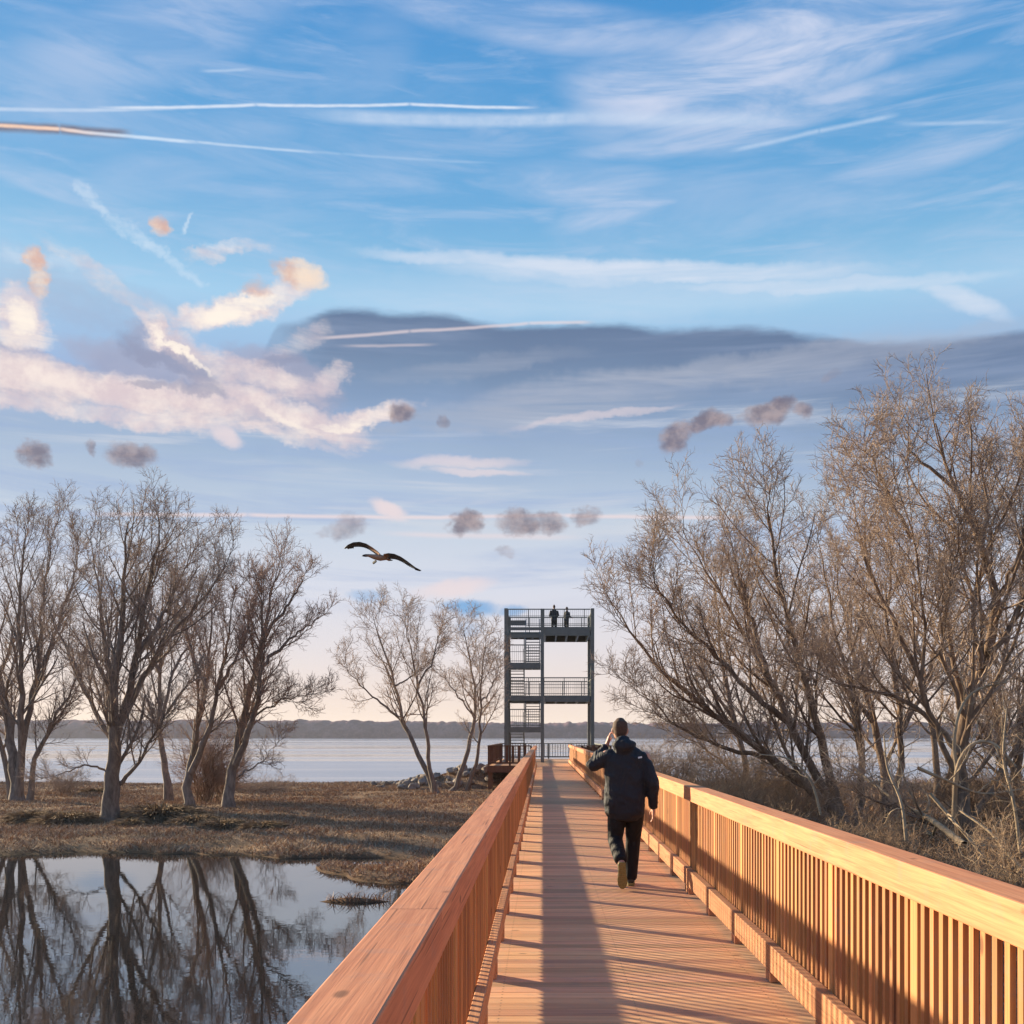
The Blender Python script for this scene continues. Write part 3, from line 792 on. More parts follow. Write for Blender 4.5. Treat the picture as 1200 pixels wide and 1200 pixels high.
# landings: half levels at the front, full levels at the back with a strip along the front edge
slab(TX0 + .14, TXM - .11, TY0, TY0 + 1.2, LV[1] + .05, .32, 'landing')
slab(TX0 + .14, TXM - .11, TY0, TY0 + 1.2, LV[3] + .05, .36, 'landing')
slab(TX0 + .14, TXM - .11, TY1 - 1.2, TY1, LV[2] + .08, .34, 'landing')
slab(TX0 + .14, TXM - .11, TY1 - 1.2, TY1, LV[4] + .12, .34, 'landing')
for lv, th in ((LV[2] + .06, .30), (LV[4] - .32, .20), (LV[4] + .1, .18)):
    rel(MB().box(TX0 + .13, TXM - .1, TY0 - .06, TY0 + .06, lv - th, lv), 'beam', M['steel'], tw)
rel(MB().box(TX0 + .16, TX0 + 1.15, TY0 + .08, TY0 + .5, LV[4] + .26, LV[4] + .52), 'stair_head', M['steel'], tw)
for z in (LV[2], LV[4]):
    for x in (TX0, TX1):
        rel(MB().box(x - .08, x + .08, TY0 + .13, TY1 - .13, z - .3, z), 'beam', M['steel'], tw)
def flight(x0, x1, ya, za, yb, zb):
    mb = MB()
    for x in (x0 + .03, x1 - .03): mb.bar([x, ya, za - .12], [x, yb, zb - .12], .05, .25)
    n = 11
    for k in range(1, n):
        f = k / n; yy = ya + (yb - ya) * f; zz = za + (zb - za) * f
        mb.box(x0 + .06, x1 - .06, yy - .13, yy + .13, zz - .02, zz + .02)
    for x in (x0 + .03, x1 - .03):
        mb.bar([x, ya, za + .95], [x, yb, zb + .95], .05)
        mb.bar([x, ya, za + .5], [x, yb, zb + .5], .03)
        for k in range(0, 9):
            f = k / 8; mb.bar([x, ya + (yb - ya) * f, za + (zb - za) * f], [x, ya + (yb - ya) * f, za + (zb - za) * f + .95], .03)
    rel(mb, 'stair_flight', M['steel_light'], tw)
yf, yb_ = TY0 + 1.2, TY1 - 1.2
xa, xb = TX0 + .16, (TX0 + TXM) / 2 - .02
xc, xd = (TX0 + TXM) / 2 + .02, TXM - .13
flight(xa, xb, yb_, .02, yf, LV[1]); flight(xc, xd, yf, LV[1], yb_, LV[2])
flight(xa, xb, yb_, LV[2], yf, LV[3]); flight(xc, xd, yf, LV[3], yb_, LV[4])
rel(MB().box(-1.13, -1.07, TY0 + .02, TY0 + .08, LV[1] + .05, LV[4] - .5), 'stair_post', M['steel'], tw)
def steel_rail(a, b, z, h=1.05, dense=.115, top_mesh=False):
    a = np.array(a, float); b = np.array(b, float)
    mb = MB().bar([*a, z + h], [*b, z + h], .06).bar([*a, z + .1], [*b, z + .1], .04).bar([*a, z + h * .62], [*b, z + h * .62], .03)
    L = np.linalg.norm(b - a); n = max(2, int(L / dense))
    for k in range(n + 1):
        c = a + (b - a) * k / n; w = .05 if k % 10 == 0 else .014
        mb.bar([*c, z + .02], [*c, z + h], w)
    rel(mb, 'railing', M['steel'], tw)
for z in (LV[2] + .08, LV[4] + .12):
    steel_rail((TXM + .1, TY0), (TX1 - .13, TY0), z); steel_rail((TXM + .1, TY1), (TX1 - .13, TY1), z)
    steel_rail((TX1, TY0 + .13), (TX1, TY1 - .13), z)
    steel_rail((TX0 + .13, TY1), (TXM - .1, TY1), z); steel_rail((TX0 + .13, TY0), (TXM - .1, TY0), z)
for z in (LV[1] + .05, LV[3] + .05):
    steel_rail((TX0 + .13, TY0), (TXM - .1, TY0), z); steel_rail((TX0, TY0 + .13), (TX0, TY0 + 1.2), z)
steel_rail((TX0, TY0 + .13), (TX0, TY1 - .13), LV[4] + .12)

# ------------------------------------------------------------------ figures
def loft_parts(parts, voxel, name, mt, parent=None, smooth=6, sub=False):
    """parts: list of (polyline, radii [(rx,ry)] or r) -> one remeshed skin"""
    V = []; Q = []; n = 0
    bm = bmesh.new()
    for pts, rads, fwd in parts:
        pts = [Vector(p) for p in pts]; rings = []; S = 20
        for k, (p, rd) in enumerate(zip(pts, rads)):
            t_ = (pts[min(k + 1, len(pts) - 1)] - pts[max(k - 1, 0)]).normalized()
            f = Vector(fwd); u = f.cross(t_)
            if u.length < 1e-3: u = Vector((1, 0, 0)).cross(t_)
            u.normalize(); w = t_.cross(u)
            rx, ry = rd if isinstance(rd, tuple) else (rd, rd)
            rings.append([bm.verts.new(p + u * rx * math.cos(a) + w * ry * math.sin(a)) for a in [2 * math.pi * j / S for j in range(S)]])
        for A, B in zip(rings[:-1], rings[1:]):
            for j in range(S): bm.faces.new((A[j], A[(j + 1) % S], B[(j + 1) % S], B[j]))
        for ring, p, sgn in ((rings[0], pts[0], -1), (rings[-1], pts[-1], 1)):
            t_ = (pts[1] - pts[0]).normalized() if sgn < 0 else (pts[-1] - pts[-2]).normalized()
            rd = rads[0] if sgn < 0 else rads[-1]; rd = min(rd) if isinstance(rd, tuple) else rd
            c = bm.verts.new(p + t_ * sgn * rd * .6)
            mid = [bm.verts.new(p + (v.co - p) * .75 + t_ * sgn * rd * .42) for v in ring]
            for j in range(S):
                fa = (ring[j], ring[(j + 1) % S], mid[(j + 1) % S], mid[j]); fb = (mid[j], mid[(j + 1) % S], c)
                bm.faces.new(fa if sgn > 0 else fa[::-1]); bm.faces.new(fb if sgn > 0 else fb[::-1])
    bmesh.ops.recalc_face_normals(bm, faces=bm.faces)
    me = bpy.data.meshes.new(name); bm.to_mesh(me); bm.free()
    o = link(name, me, None)
    md = o.modifiers.new('r', 'REMESH'); md.mode = 'VOXEL'; md.voxel_size = voxel; md.use_smooth_shade = True
    if smooth:
        sm = o.modifiers.new('s', 'SMOOTH'); sm.iterations = smooth; sm.factor = .5
    dg = bpy.context.evaluated_depsgraph_get()
    me2 = bpy.data.meshes.new_from_object(o.evaluated_get(dg)); me2.name = name
    o.modifiers.clear(); o.data = me2; bpy.data.meshes.remove(me)
    me2.materials.clear(); me2.materials.append(mt)
    me2.polygons.foreach_set('use_smooth', np.ones(len(me2.polygons), bool))
    if parent is not None: o.parent = parent
    return o
def fabric(name, c, c2, sc_=14):
    m, t, b = mat(name); p = t.n.new('ShaderNodeTexCoord').outputs['Object']
    n = t.noise(p, sc_, 4, .6); n2 = t.noise(t.map(p, scale=(1, 1, .5)), 6, 3, .55, .8)
    t.put(b.inputs['Base Color'], t.mix(n, c, c2)); b.inputs['Roughness'].default_value = .75
    b.inputs['Specular IOR Level'].default_value = .3
    t.put(b.inputs['Normal'], t.bump(n2, .9, .06))
    return m
M['skin'] = simple('skin', (.52, .27, .19), .55, 0, .1, 30)
M['jacket'] = fabric('jacket_cloth', (.014, .0155, .021), (.024, .026, .034))
M['trousers'] = fabric('trouser_cloth', (.006, .006, .007), (.011, .011, .012))
M['hair'] = simple('dark_hair', (.085, .044, .028), .8, 0, .7, 45)
M['sole'] = simple('shoe_sole', (.26, .22, .085), .7, 0, .55, 55)
M['shoe'] = simple('shoe_upper', (.05, .05, .045), .6, 0, .4, 40)
M['trim'] = simple('white_trim', (.75, .76, .78), .6, 0, .05, 40)

Y0 = 11.75
man = empty('person', (.893, Y0, 0), label='man in dark hooded jacket and black trousers walking away, left hand raised to his head', cat='person')
fw = (0, 1, 0)
def finger(base, d1, d2, L, r_=.0088):
    b_ = Vector(base); d1 = Vector(d1).normalized(); d2 = Vector(d2).normalized()
    return ([b_ - d1 * .03, b_, b_ + d1 * L * .5, b_ + (d1 * .5 + (d1 + d2) * .12) * L, b_ + d1 * L * .5 + d2 * L * .5], [r_ * 1.1, r_ * 1.05, r_, r_ * .95, r_ * .8], fw)
body = []
HC = Vector((-.07, .06, 1.655))     # centre of the head
# trunk with neck and head
body.append(([(.0, 0, .86), (.0, 0, 1.0), (-.005, .01, 1.2), (-.015, .01, 1.36), (-.03, .015, 1.44), (-.05, .025, 1.5), (-.058, .035, 1.55)],
             [(.155, .105), (.15, .1), (.165, .11), (.185, .11), (.12, .085), (.06, .06), (.057, .06)], (0, 1, 0)))
body.append(([HC + Vector((0, -.005, -.115)), HC + Vector((0, .005, -.08)), HC + Vector((0, .0, -.03)), HC + Vector((0, -.004, .03)), HC + Vector((0, -.006, .08)), HC + Vector((0, -.006, .105))],
             [(.045, .055), (.062, .083), (.073, .095), (.077, .1), (.062, .082), (.035, .045)], (0, 1, 0)))
body.append(([HC + Vector((0, .088, .02)), HC + Vector((0, .105, -.012)), HC + Vector((0, .112, -.03))], [.009, .013, .015], (1, 0, 0)))   # nose
body.append(([HC + Vector((-.022, .092, -.062)), HC + Vector((.0, .096, -.062)), HC + Vector((.022, .092, -.062))], [.007, .010, .007], (0, 0, 1)))   # mouth
body.append(([HC + Vector((-.03, .085, -.11)), HC + Vector((0, .09, -.112)), HC + Vector((.03, .085, -.11))], [.012, .016, .012], (0, 0, 1)))   # chin
for sx in (-1, 1):
    body.append(([HC + Vector((sx * .074, -.006, -.035)), HC + Vector((sx * .083, -.012, -.005)), HC + Vector((sx * .082, -.016, .022))], [(.008, .014), (.01, .021), (.007, .014)], (0, 1, 0)))  # ears
    body.append(([HC + Vector((sx * .018, .09, .018)), HC + Vector((sx * .045, .08, .018))], [.010, .010], (0, 0, 1)))   # brow over the eyes
# arms
LS, LE, LW = Vector((-.205, 0, 1.40)), Vector((-.375, .06, 1.275)), Vector((-.205, .11, 1.50))
RS, RE, RW = Vector((.185, 0, 1.40)), Vector((.265, -.05, 1.09)), Vector((.285, .04, .845))
body.append(([LS, (LS + LE) / 2, LE], [.055, .048, .04], fw)); body.append(([LE, (LE + LW) / 2, LW], [.04, .037, .026], fw))
body.append(([RS, (RS + RE) / 2, RE], [.055, .048, .04], fw)); body.append(([RE, (RE + RW) / 2, RW], [.04, .037, .026], fw))
# right hand, hanging half curled
hd = Vector((-.02, .05, -1)).normalized()
body.append(([RW, RW + hd * .05, RW + hd * .095], [(.024, .026), (.020, .041), (.016, .040)], (0, 1, 0)))
for k, (dy, L) in enumerate([(.031, .072), (.011, .080), (-.010, .075), (-.030, .058)]):
    body.append(finger(RW + hd * .095 + Vector((0, dy, 0)), (-.1, .08, -1), (-.55, .12, -.8), L))
body.append(finger(RW + hd * .035 + Vector((-.012, .030, 0)), (-.35, .65, -.75), (-.3, .2, -1), .07, .0105))
# left hand at the side of the head
hu = Vector((.25, .05, 1)).normalized()
body.append(([LW, LW + hu * .05, LW + hu * .09], [(.024, .026), (.020, .041), (.016, .040)], (0, 1, 0)))
for k, (dy, L) in enumerate([(.031, .066), (.011, .075), (-.010, .072), (-.030, .056)]):
    body.append(finger(LW + hu * .09 + Vector((0, dy, 0)), (.35, .05, 1), (.75, .05, .4), L))
body.append(finger(LW + hu * .03 + Vector((.012, .030, 0)), (.45, .6, .6), (.5, .2, .8), .068, .0105))
# legs
RH, RK, RA = Vector((.085, 0, .88)), Vector((.075, .12, .49)), Vector((.045, .10, .085))
LH, LK, LA = Vector((-.095, 0, .88)), Vector((-.125, .03, .50)), Vector((-.085, -.33, .29))
for h_, k_, a_ in ((RH, RK, RA), (LH, LK, LA)):
    body.append(([h_, (h_ + k_) / 2, k_], [.088, .075, .055], fw)); body.append(([k_, k_ * .6 + a_ * .4, a_], [.055, .056, .04], fw))
RT = Vector((.05, .29, .03)); LT = Vector((-.065, -.27, .035))
body.append(([RA + Vector((0, -.035, -.03)), (RA + RT) / 2 + Vector((0, 0, -.01)), RT], [.034, .035, .026], (1, 0, 0)))
body.append(([LA + Vector((0, -.025, .01)), (LA + LT) / 2 + Vector((0, -.03, 0)), LT], [.034, .035, .026], (1, 0, 0)))
loft_parts(body, .0065, 'body', M['skin'], man, 3)
# hair: close crop hugging the back and top of the head
hair = loft_parts([([HC + Vector((0, -.026, -.07)), HC + Vector((0, -.026, -.03)), HC + Vector((0, -.024, .03)), HC + Vector((0, -.016, .080)), HC + Vector((0, -.010, .100))],
                    [(.050, .064), (.069, .085), (.083, .097), (.077, .092), (.055, .068)], (0, 1, 0))], .008, 'hair', M['hair'], man, 2)
# jacket: body, sleeves and folded hood
jk = []
jk.append(([(-.03, 0, .775), (-.025, 0, .9), (-.02, 0, 1.05), (-.02, 0, 1.2), (-.02, 0, 1.33), (-.025, .0, 1.41), (-.04, .01, 1.47), (-.05, .02, 1.505)],
           [(.212, .150), (.218, .155), (.212, .150), (.218, .15), (.222, .145), (.185, .125), (.118, .105), (.088, .09)], (0, 1, 0)))
def sleeve(S_, E_, W_, r0, r1, r2):
    jk.append(([S_ + (S_ - E_) * .05, S_ * .6 + E_ * .4, E_], [r0, (r0 + r1) / 2, r1], fw)); jk.append(([E_, (E_ + W_) / 2, W_], [r1, (r1 + r2) / 2, r2], fw))
sleeve(LS + Vector((.03, 0, -.015)), LE, LW + (LE - LW) * .12, .084, .070, .050)
sleeve(RS + Vector((-.028, 0, -.03)), RE, RW, .078, .072, .052)
jk.append(([(-.12, -.04, 1.50), (-.10, -.105, 1.505), (-.04, -.135, 1.50), (.03, -.10, 1.50), (.055, -.03, 1.50)], [.045, .055, .062, .055, .045], (0, 0, 1)))
jk.append(([(-.045, -.10, 1.42), (-.045, -.12, 1.50), (-.052, -.085, 1.575)], [(.09, .04), (.088, .05), (.07, .035)], (0, 1, 0)))
jacket = loft_parts(jk, .011, 'jacket', M['jacket'], man, 5)
# wrinkles in the cloth
me = jacket.data; co = np.empty(len(me.vertices) * 3, np.float32); me.vertices.foreach_get('co', co); co = co.reshape(-1, 3)
no = np.empty(len(me.vertices) * 3, np.float32); me.vertices.foreach_get('normal', no); no = no.reshape(-1, 3)
wr = fbm(co[:, 0] + co[:, 1] * .7, co[:, 2] * 1.6 + co[:, 0] * .5, 9, 3, 5) * .030
me.vertices.foreach_set('co', (co + no * wr[:, None]).ravel()); me.update()
MB().bar((.105, -.149, 1.368), (.145, -.141, 1.376), .006, .017).build('chest_emblem', M['trim'], man)
tr = []
tr.append(([(-.005, 0, .775), (-.005, 0, .86), (-.005, 0, .97)], [(.165, .115), (.185, .128), (.18, .12)], (0, 1, 0)))
tr.append(([RH + Vector((0, 0, 0)), (RH + RK) / 2, RK], [.108, .098, .080], fw)); tr.append(([RK, (RK + RA) / 2, RA + Vector((0, 0, -.0))], [.080, .075, .070], fw))
tr.append(([LH, (LH + LK) / 2, LK], [.108, .098, .080], fw)); tr.append(([LK, (LK + LA) / 2, LA + Vector((0, .02, .03))], [.080, .075, .070], fw))
loft_parts(tr, .010, 'trousers', M['trousers'], man, 4)
def shoe(heel, toe, upv):
    heel = Vector(heel); toe = Vector(toe); f = (toe - heel).normalized(); u = Vector(upv); u = (u - f * u.dot(f)).normalized(); r_ = f.cross(u)
    L = (toe - heel).length
    bm = bmesh.new(); outline = []
    prof = [(0, .030), (.06, .038), (.25, .038), (.45, .040), (.68, .050), (.85, .046), (.96, .030), (1.0, .012)]
    pts = [(a * L, w) for a, w in prof] + [(a * L, -w) for a, w in prof[::-1]]
    lo = [bm.verts.new(heel + f * a + r_ * w) for a, w in pts]; hi = [bm.verts.new(heel + f * a + r_ * w * 1.04 + u * .024) for a, w in pts]
    n = len(pts)
    bm.faces.new(lo); bm.faces.new(hi[::-1])
    for j in range(n): bm.faces.new((lo[j], lo[(j + 1) % n], hi[(j + 1) % n], hi[j]))
    # tread bars
    for a in np.arange(.08, .95, .075):
        w = np.interp(a, [p_[0] for p_ in prof], [p_[1] for p_ in prof]) * .86
        c = [heel + f * (a * L + s1 * .006) + r_ * s2 * w for s1, s2 in ((-1, -1), (1, -1), (1, 1), (-1, 1))]
        A = [bm.verts.new(x - u * .006) for x in c]; B = [bm.verts.new(x + u * .002) for x in c]
        bm.faces.new(A)
        for j in range(4): bm.faces.new((A[j], A[(j + 1) % 4], B[(j + 1) % 4], B[j]))
    bmesh.ops.recalc_face_normals(bm, faces=bm.faces)
    me = bpy.data.meshes.new('sole'); bm.to_mesh(me); bm.free()
    me.polygons.foreach_set('use_smooth', np.zeros(len(me.polygons), bool))
    up_ = loft_parts([([heel + f * .03 + u * .05, heel + f * L * .35 + u * .055, heel + f * L * .62 + u * .047, heel + f * L * .85 + u * .035, heel + f * L * .95 + u * .03],
                       [(.036, .036), (.040, .038), (.047, .030), (.042, .022), (.025, .014)], tuple(u)),
                      ([heel + f * .055 + u * .04, heel + f * .06 + u * .105], [.041, .045], tuple(f))], .008, 'shoe', M['shoe'], man, 3)
    link('sole', me, M['sole'], up_)
shoe((.045, .03, .0065), (.052, .325, .0065), (0, 0, 1))
shoe((-.083, -.405, .300), (-.070, -.335, .022), (.0, .9, .3))

def onlooker(label, X, Y, z, lean, seed):
    o = empty('person', (X, Y, z), rz=.2 - 1.1 * seed, label=label, cat='person')
    b_ = [([(0, 0, .86), (0, 0, 1.05), (0, lean * .3, 1.25), (0, lean * .6, 1.4), (0, lean * .8, 1.5), (0, lean * .9, 1.55)], [(.17, .12), (.165, .12), (.19, .13), (.19, .12), (.07, .07), (.06, .06)], (0, 1, 0)),
          ([(0, lean, 1.56), (0, lean, 1.62), (0, lean, 1.70), (0, lean, 1.755)], [(.05, .06), (.072, .09), (.075, .095), (.045, .06)], (0, 1, 0)),
          ([(0, lean + .09, 1.65), (0, lean + .105, 1.63)], [.01, .013], (1, 0, 0))]
    for sx in (-1, 1):
        b_.append(([(sx * .09, 0, .86), (sx * .1, .02, .48), (sx * .11, 0, .08)], [.09, .065, .045], fw))
        b_.append(([(sx * .11, -.03, .05), (sx * .11, .1, .04), (sx * .12, .19, .03)], [.035, .04, .028], (1, 0, 0)))
        b_.append(([(sx * .2, lean * .6, 1.38), (sx * .27, lean * .4, 1.12), (sx * .22, lean + .22, 1.06)], [.06, .05, .035], fw))
        hb = Vector((sx * .22, lean + .22, 1.06)); hh_ = Vector((-sx * .2, 1, -.1)).normalized()
        b_.append(([hb, hb + hh_ * .08], [(.03, .02), (.042, .018)], (1, 0, 0)))
        for q_ in (-1.5, -.5, .5, 1.5):
            b_.append(finger(hb + hh_ * .085 + Vector((q_ * .021, 0, 0)), tuple(hh_), (0, .6, -.8), .07))
        b_.append(finger(hb + hh_ * .03 + Vector((-sx * .03, 0, 0)), (-sx * .6, .6, -.3), (0, 1, -.3), .06, .0105))
    loft_parts(b_, .009, 'body', M['skin'], o, 2)
    loft_parts([([(0, 0, .80), (0, 0, 1.0), (0, lean * .3, 1.25), (0, lean * .6, 1.40), (0, lean * .8, 1.49)], [(.205, .155), (.20, .15), (.225, .155), (.21, .14), (.085, .085)], (0, 1, 0)),
                *[([(sx * .2, lean * .6, 1.38), (sx * .27, lean * .4, 1.12), (sx * .225, lean + .2, 1.06)], [.085, .072, .05], fw) for sx in (-1, 1)]], .014, 'coat', M['jacket'], o, 3)
    loft_parts([([(0, 0, .8), (0, 0, .95)], [(.19, .13), (.185, .13)], (0, 1, 0)),
                *[([(sx * .09, 0, .86), (sx * .1, .02, .48), (sx * .11, 0, .09)], [.108, .085, .068], fw) for sx in (-1, 1)]], .013, 'trousers', M['trousers'], o, 3)
    loft_parts([([(0, lean - .02, 1.60), (0, lean - .02, 1.70), (0, lean - .008, 1.775)], [(.07, .085), (.081, .092), (.045, .06)], (0, 1, 0))], .01, 'hair', M['hair'], o, 2)
    if seed: o.scale = (.93, .93, .93)
onlooker('taller dark onlooker on the top deck of the tower, on the left', .72, TY1 - .55, LV[4] + .122, .02, 0)
onlooker('smaller dark onlooker on the top deck of the tower, on the right', 1.50, TY1 - .5, LV[4] + .122, .05, 1)

# ------------------------------------------------------------------ bird
def bird():
    c = at(449, 654, 27.5); s = 27.5 / F        # metres per photo pixel
    o = empty('heron', c, label='large dark winged bird gliding with wings spread above the lake', cat='bird')
    P = lambda px, py, d=0.0: Vector(((px - 449) * s, d, (654 - py) * s))
    parts = [([P(452, 651, .30), P(451, 652, .12), P(446, 654, -.02), P(440, 655, -.16), P(434, 655, -.27), P(431, 656, -.33), P(428, 657, -.38)],
              [.02, .055, .078, .065, .036, .036, .022], (0, 0, 1)),
             ([P(429, 656.6, -.37), P(426.5, 659, -.44)], [.014, .004], (0, 0, 1)),
             ([P(452, 651, .28), P(455, 650, .46)], [(.055, .018), (.075, .010)], (0, 0, 1))]
    o.rotation_euler = (R(-9), 0, 0)
    def wing(pts, ch):
        # a feathered aerofoil: thick leading edge, thin trailing edge
        for k in (0,):
            parts.append((pts, [(w, .014 + .014 * w) for w in ch], (0, 0, 1)))
    wl = [P(447, 652), P(443, 648), P(437, 643.5), P(430, 639), P(422, 636.4), P(414, 636.6), P(407, 639)]
    wr = [P(450, 651), P(456, 650.5), P(463, 651.5), P(470, 654.5), P(477, 659), P(483, 663.5), P(487, 666)]
    ch = [.13, .165, .175, .165, .14, .11, .05]
    wing(wl, ch); wing(wr, ch)
    b_ = loft_parts(parts, .011, 'body', M['bird'], o, 2)
    me = bpy.data.meshes.new('wing_feathers')
    for nm, pts, sg in (('wing', wl, -1), ('wing', wr, 1)):
        mb = MB()
        rs = resample([tuple(p) for p in pts], 26)
        for k in range(3, 26):
            f = k / 25; L = .30 - .06 * f + (.10 if f > .8 else 0)
            spread = 0 if f < .7 else (f - .7) * 1.6
            p_ = rs[k]; d = np.array([sg * spread, 1.0, 0]); d /= np.linalg.norm(d)
            mb.bar(p_, p_ + d * L * (1 if f < .95 else .7), .052, .006)
        mb.build(nm, M['feather'], o)
    MB().bar(P(441, 658, -.03), P(437, 659.5, .05), .035, .05).build('leg', M['feather'], o)
M['feather'] = simple('dark_feathers', (.020, .019, .022), .7, 0, .3, 25)
m, t, b = mat('bird_plumage')
g_ = t.sep(t.n.new('ShaderNodeTexCoord').outputs['Object'])
n = t.noise(t.n.new('ShaderNodeTexCoord').outputs['Object'], 18, 4, .6)
rad = t.m('ABSOLUTE', t.m('ADD', g_[0], .12))
c = t.mix(t.mr(rad, .16, .30), t.mix(n, (.30, .17, .11), (.42, .27, .18)), (.022, .02, .023))
t.put(b.inputs['Base Color'], c); b.inputs['Roughness'].default_value = .7
M['bird'] = m
bird()

# ------------------------------------------------------------------ sky
w = bpy.data.worlds.new('World'); sc.world = w; w.use_nodes = True
t = NT(w.node_tree); bg = w.node_tree.nodes['Background']
WS = .10
K = 1.0 / (WS * 2 ** EXPO)
def sky_c(c, k=1.0): return tuple(x * K * k for x in lin(c))
sky = t.n.new('ShaderNodeTexSky'); sky.sky_type = 'NISHITA'; sky.sun_disc = False
sky.sun_elevation = R(SUN_EL); sky.sun_rotation = R(SUN_AZ); sky.altitude = 100
d = t.n.new('ShaderNodeTexCoord').outputs['Generated']
dx, dy, dz = t.sep(d)
hyp = t.m('SQRT', t.m('ADD', t.m('MULTIPLY', dx, dx), t.m('ADD', t.m('MULTIPLY', dy, dy), 1e-6)))
A = t.m('MULTIPLY', t.m('ARCTAN2', dx, dy), 1.3)            # azimuth, thousandths of the photo scale
E_ = t.m('MULTIPLY', t.m('DIVIDE', dz, hyp), 1.3)           # tangent of elevation, same scale
def ae(px, py):
    u = (px - VX) / F
    return 1.3 * math.atan(u), (VY - py) / 1000 / math.sqrt(1 + u * u)
V2 = t.xyz(A, E_, 0)
nz = t.noise(V2, 9, 5, .62, 0, 1)
nz2 = t.noise(V2, 34, 5, .68, 0, 1)
warp = t.v('ADD', t.v('MULTIPLY', t.v('SUBTRACT', nz, (.5, .5, .5)), (.075, .055, 0)), t.v('MULTIPLY', t.v('SUBTRACT', nz2, (.5, .5, .5)), (.034, .026, 0)))
wx, wy, _ = t.sep(warp)
V0 = (A, E_)
VW = (t.m('ADD', A, wx), t.m('ADD', E_, wy))
VS = (t.m('MULTIPLY_ADD', wx, .5, A), t.m('MULTIPLY_ADD', wy, .5, E_))
VM = (t.m('MULTIPLY_ADD', wx, .8, A), t.m('MULTIPLY_ADD', wy, .8, E_))
VT = (A, t.m('MULTIPLY_ADD', wy, .06, E_))
fine = t.noise(V2, 60, 4, .65)
mid = t.noise(V2, 16, 5, .6)
# clear sky with thin veil
veil = t.ramp(t.m('MULTIPLY', E_, 1.0), [(0.0, sky_c((243, 222, 205))), (.04, sky_c((238, 220, 212))), (.10, sky_c((226, 219, 224))), (.17, sky_c((214, 217, 231))),
    (.25, sky_c((194, 207, 224))), (.32, sky_c((168, 190, 217))), (.40, sky_c((150, 178, 218))), (.50, sky_c((160, 204, 235))), (.56, sky_c((128, 185, 225))), (.62, sky_c((106, 171, 220))), (.71, sky_c((90, 161, 216))), (.81, sky_c((74, 150, 212))), (.93, sky_c((58, 138, 207)))])
vf = t.mr(E_, .1, .9, .97, .93)
c = t.mix(vf, sky.outputs[0], veil)
def quad(vec, a, e, an, rx, ry):
    c_, s_ = math.cos(an), math.sin(an)
    u = t.m('MULTIPLY_ADD', vec[0], c_ / rx, t.m('MULTIPLY_ADD', vec[1], s_ / rx, -(a * c_ + e * s_) / rx))
    v = t.m('MULTIPLY_ADD', vec[0], -s_ / ry, t.m('MULTIPLY_ADD', vec[1], c_ / ry, (a * s_ - e * c_) / ry))
    return u, v
def blob(px, py, rx, ry, rot=0.0, vec=None, soft=(.35, 1.0)):
    a, e = ae(px, py)
    u, v = quad(vec, a, e, R(rot), rx / 1000, ry / 1000)
    return t.mr(t.m('MULTIPLY_ADD', u, u, t.m('MULTIPLY', v, v)), soft[0] ** 2, soft[1] ** 2, 1, 0)
def many(lst, vec, soft=(.35, 1.0)):
    r_ = None
    for x in lst:
        k = x[5] if len(x) > 5 else 1.0
        b_ = blob(*x[:5], vec=vec, soft=soft)
        if k != 1.0: b_ = t.m('MULTIPLY', b_, k)
        r_ = b_ if r_ is None else t.m('MAXIMUM', r_, b_)
    return r_
# --- high cirrus: stretched noise in wide patches
def streak(rot, sx, sy, seed, lo, hi, det=6, dist=.6):
    q = t.map(V2, loc=(seed, seed * 1.7, 0), rot=(0, 0, R(rot)), scale=(sx, sy, 1))
    return t.mr(t.noise(q, 1, det, .62, dist), lo, hi)
hi_mask = t.mr(E_, .42, .56)
pz = many([(880, 70, 260, 75, 18), (800, 120, 170, 70, -12), (640, 30, 260, 40, -8, .7), (900, 140, 300, 26, 8, .8), (1020, 45, 240, 50, 22, .8), (690, 215, 150, 36, -5, .8), (740, 240, 120, 26, 16, .7),
           (1080, 185, 200, 30, 12, .55), (180, 40, 220, 70, 30, .55), (420, 95, 130, 60, 60, .22), (60, 120, 170, 60, 0, .4), (60, 215, 120, 20, -10, .6), (230, 180, 200, 50, 30, .3)], V0, (.1, 1.0))
ci = t.m('MULTIPLY', pz, t.m('ADD', .25, t.m('MULTIPLY', streak(14, 5.5, 22, 3.1, .33, .70), .9)))
ci2 = t.m('MULTIPLY', t.m('MULTIPLY', hi_mask, streak(-8, 3, 13, 7.7, .45, .78)), .45)
ci3 = t.m('MULTIPLY', t.m('MULTIPLY', hi_mask, streak(24, 6, 30, 11.3, .45, .75)), .42)
cir = t.m('MULTIPLY', t.m('MAXIMUM', t.m('MAXIMUM', ci, ci2), ci3), .86, clamp=True)
c = t.mix(cir, c, sky_c((203, 214, 238)))
# long bright streak under the cirrus
lb_ = many([(760, 318, 330, 17, -4, .95), (560, 305, 170, 12, -2, .75), (960, 334, 230, 12, -3, .8), (640, 322, 180, 16, -3, .7), (1130, 350, 70, 16, -30, .8), (700, 345, 420, 40, 0, .35)], VS, (.1, 1.0))
lb = lb_
c = t.mix(t.m('MULTIPLY', lb, t.m('ADD', .55, t.m('MULTIPLY', streak(-4, 5, 40, 5.5, .3, .7), .45))), c, sky_c((216, 226, 242)))
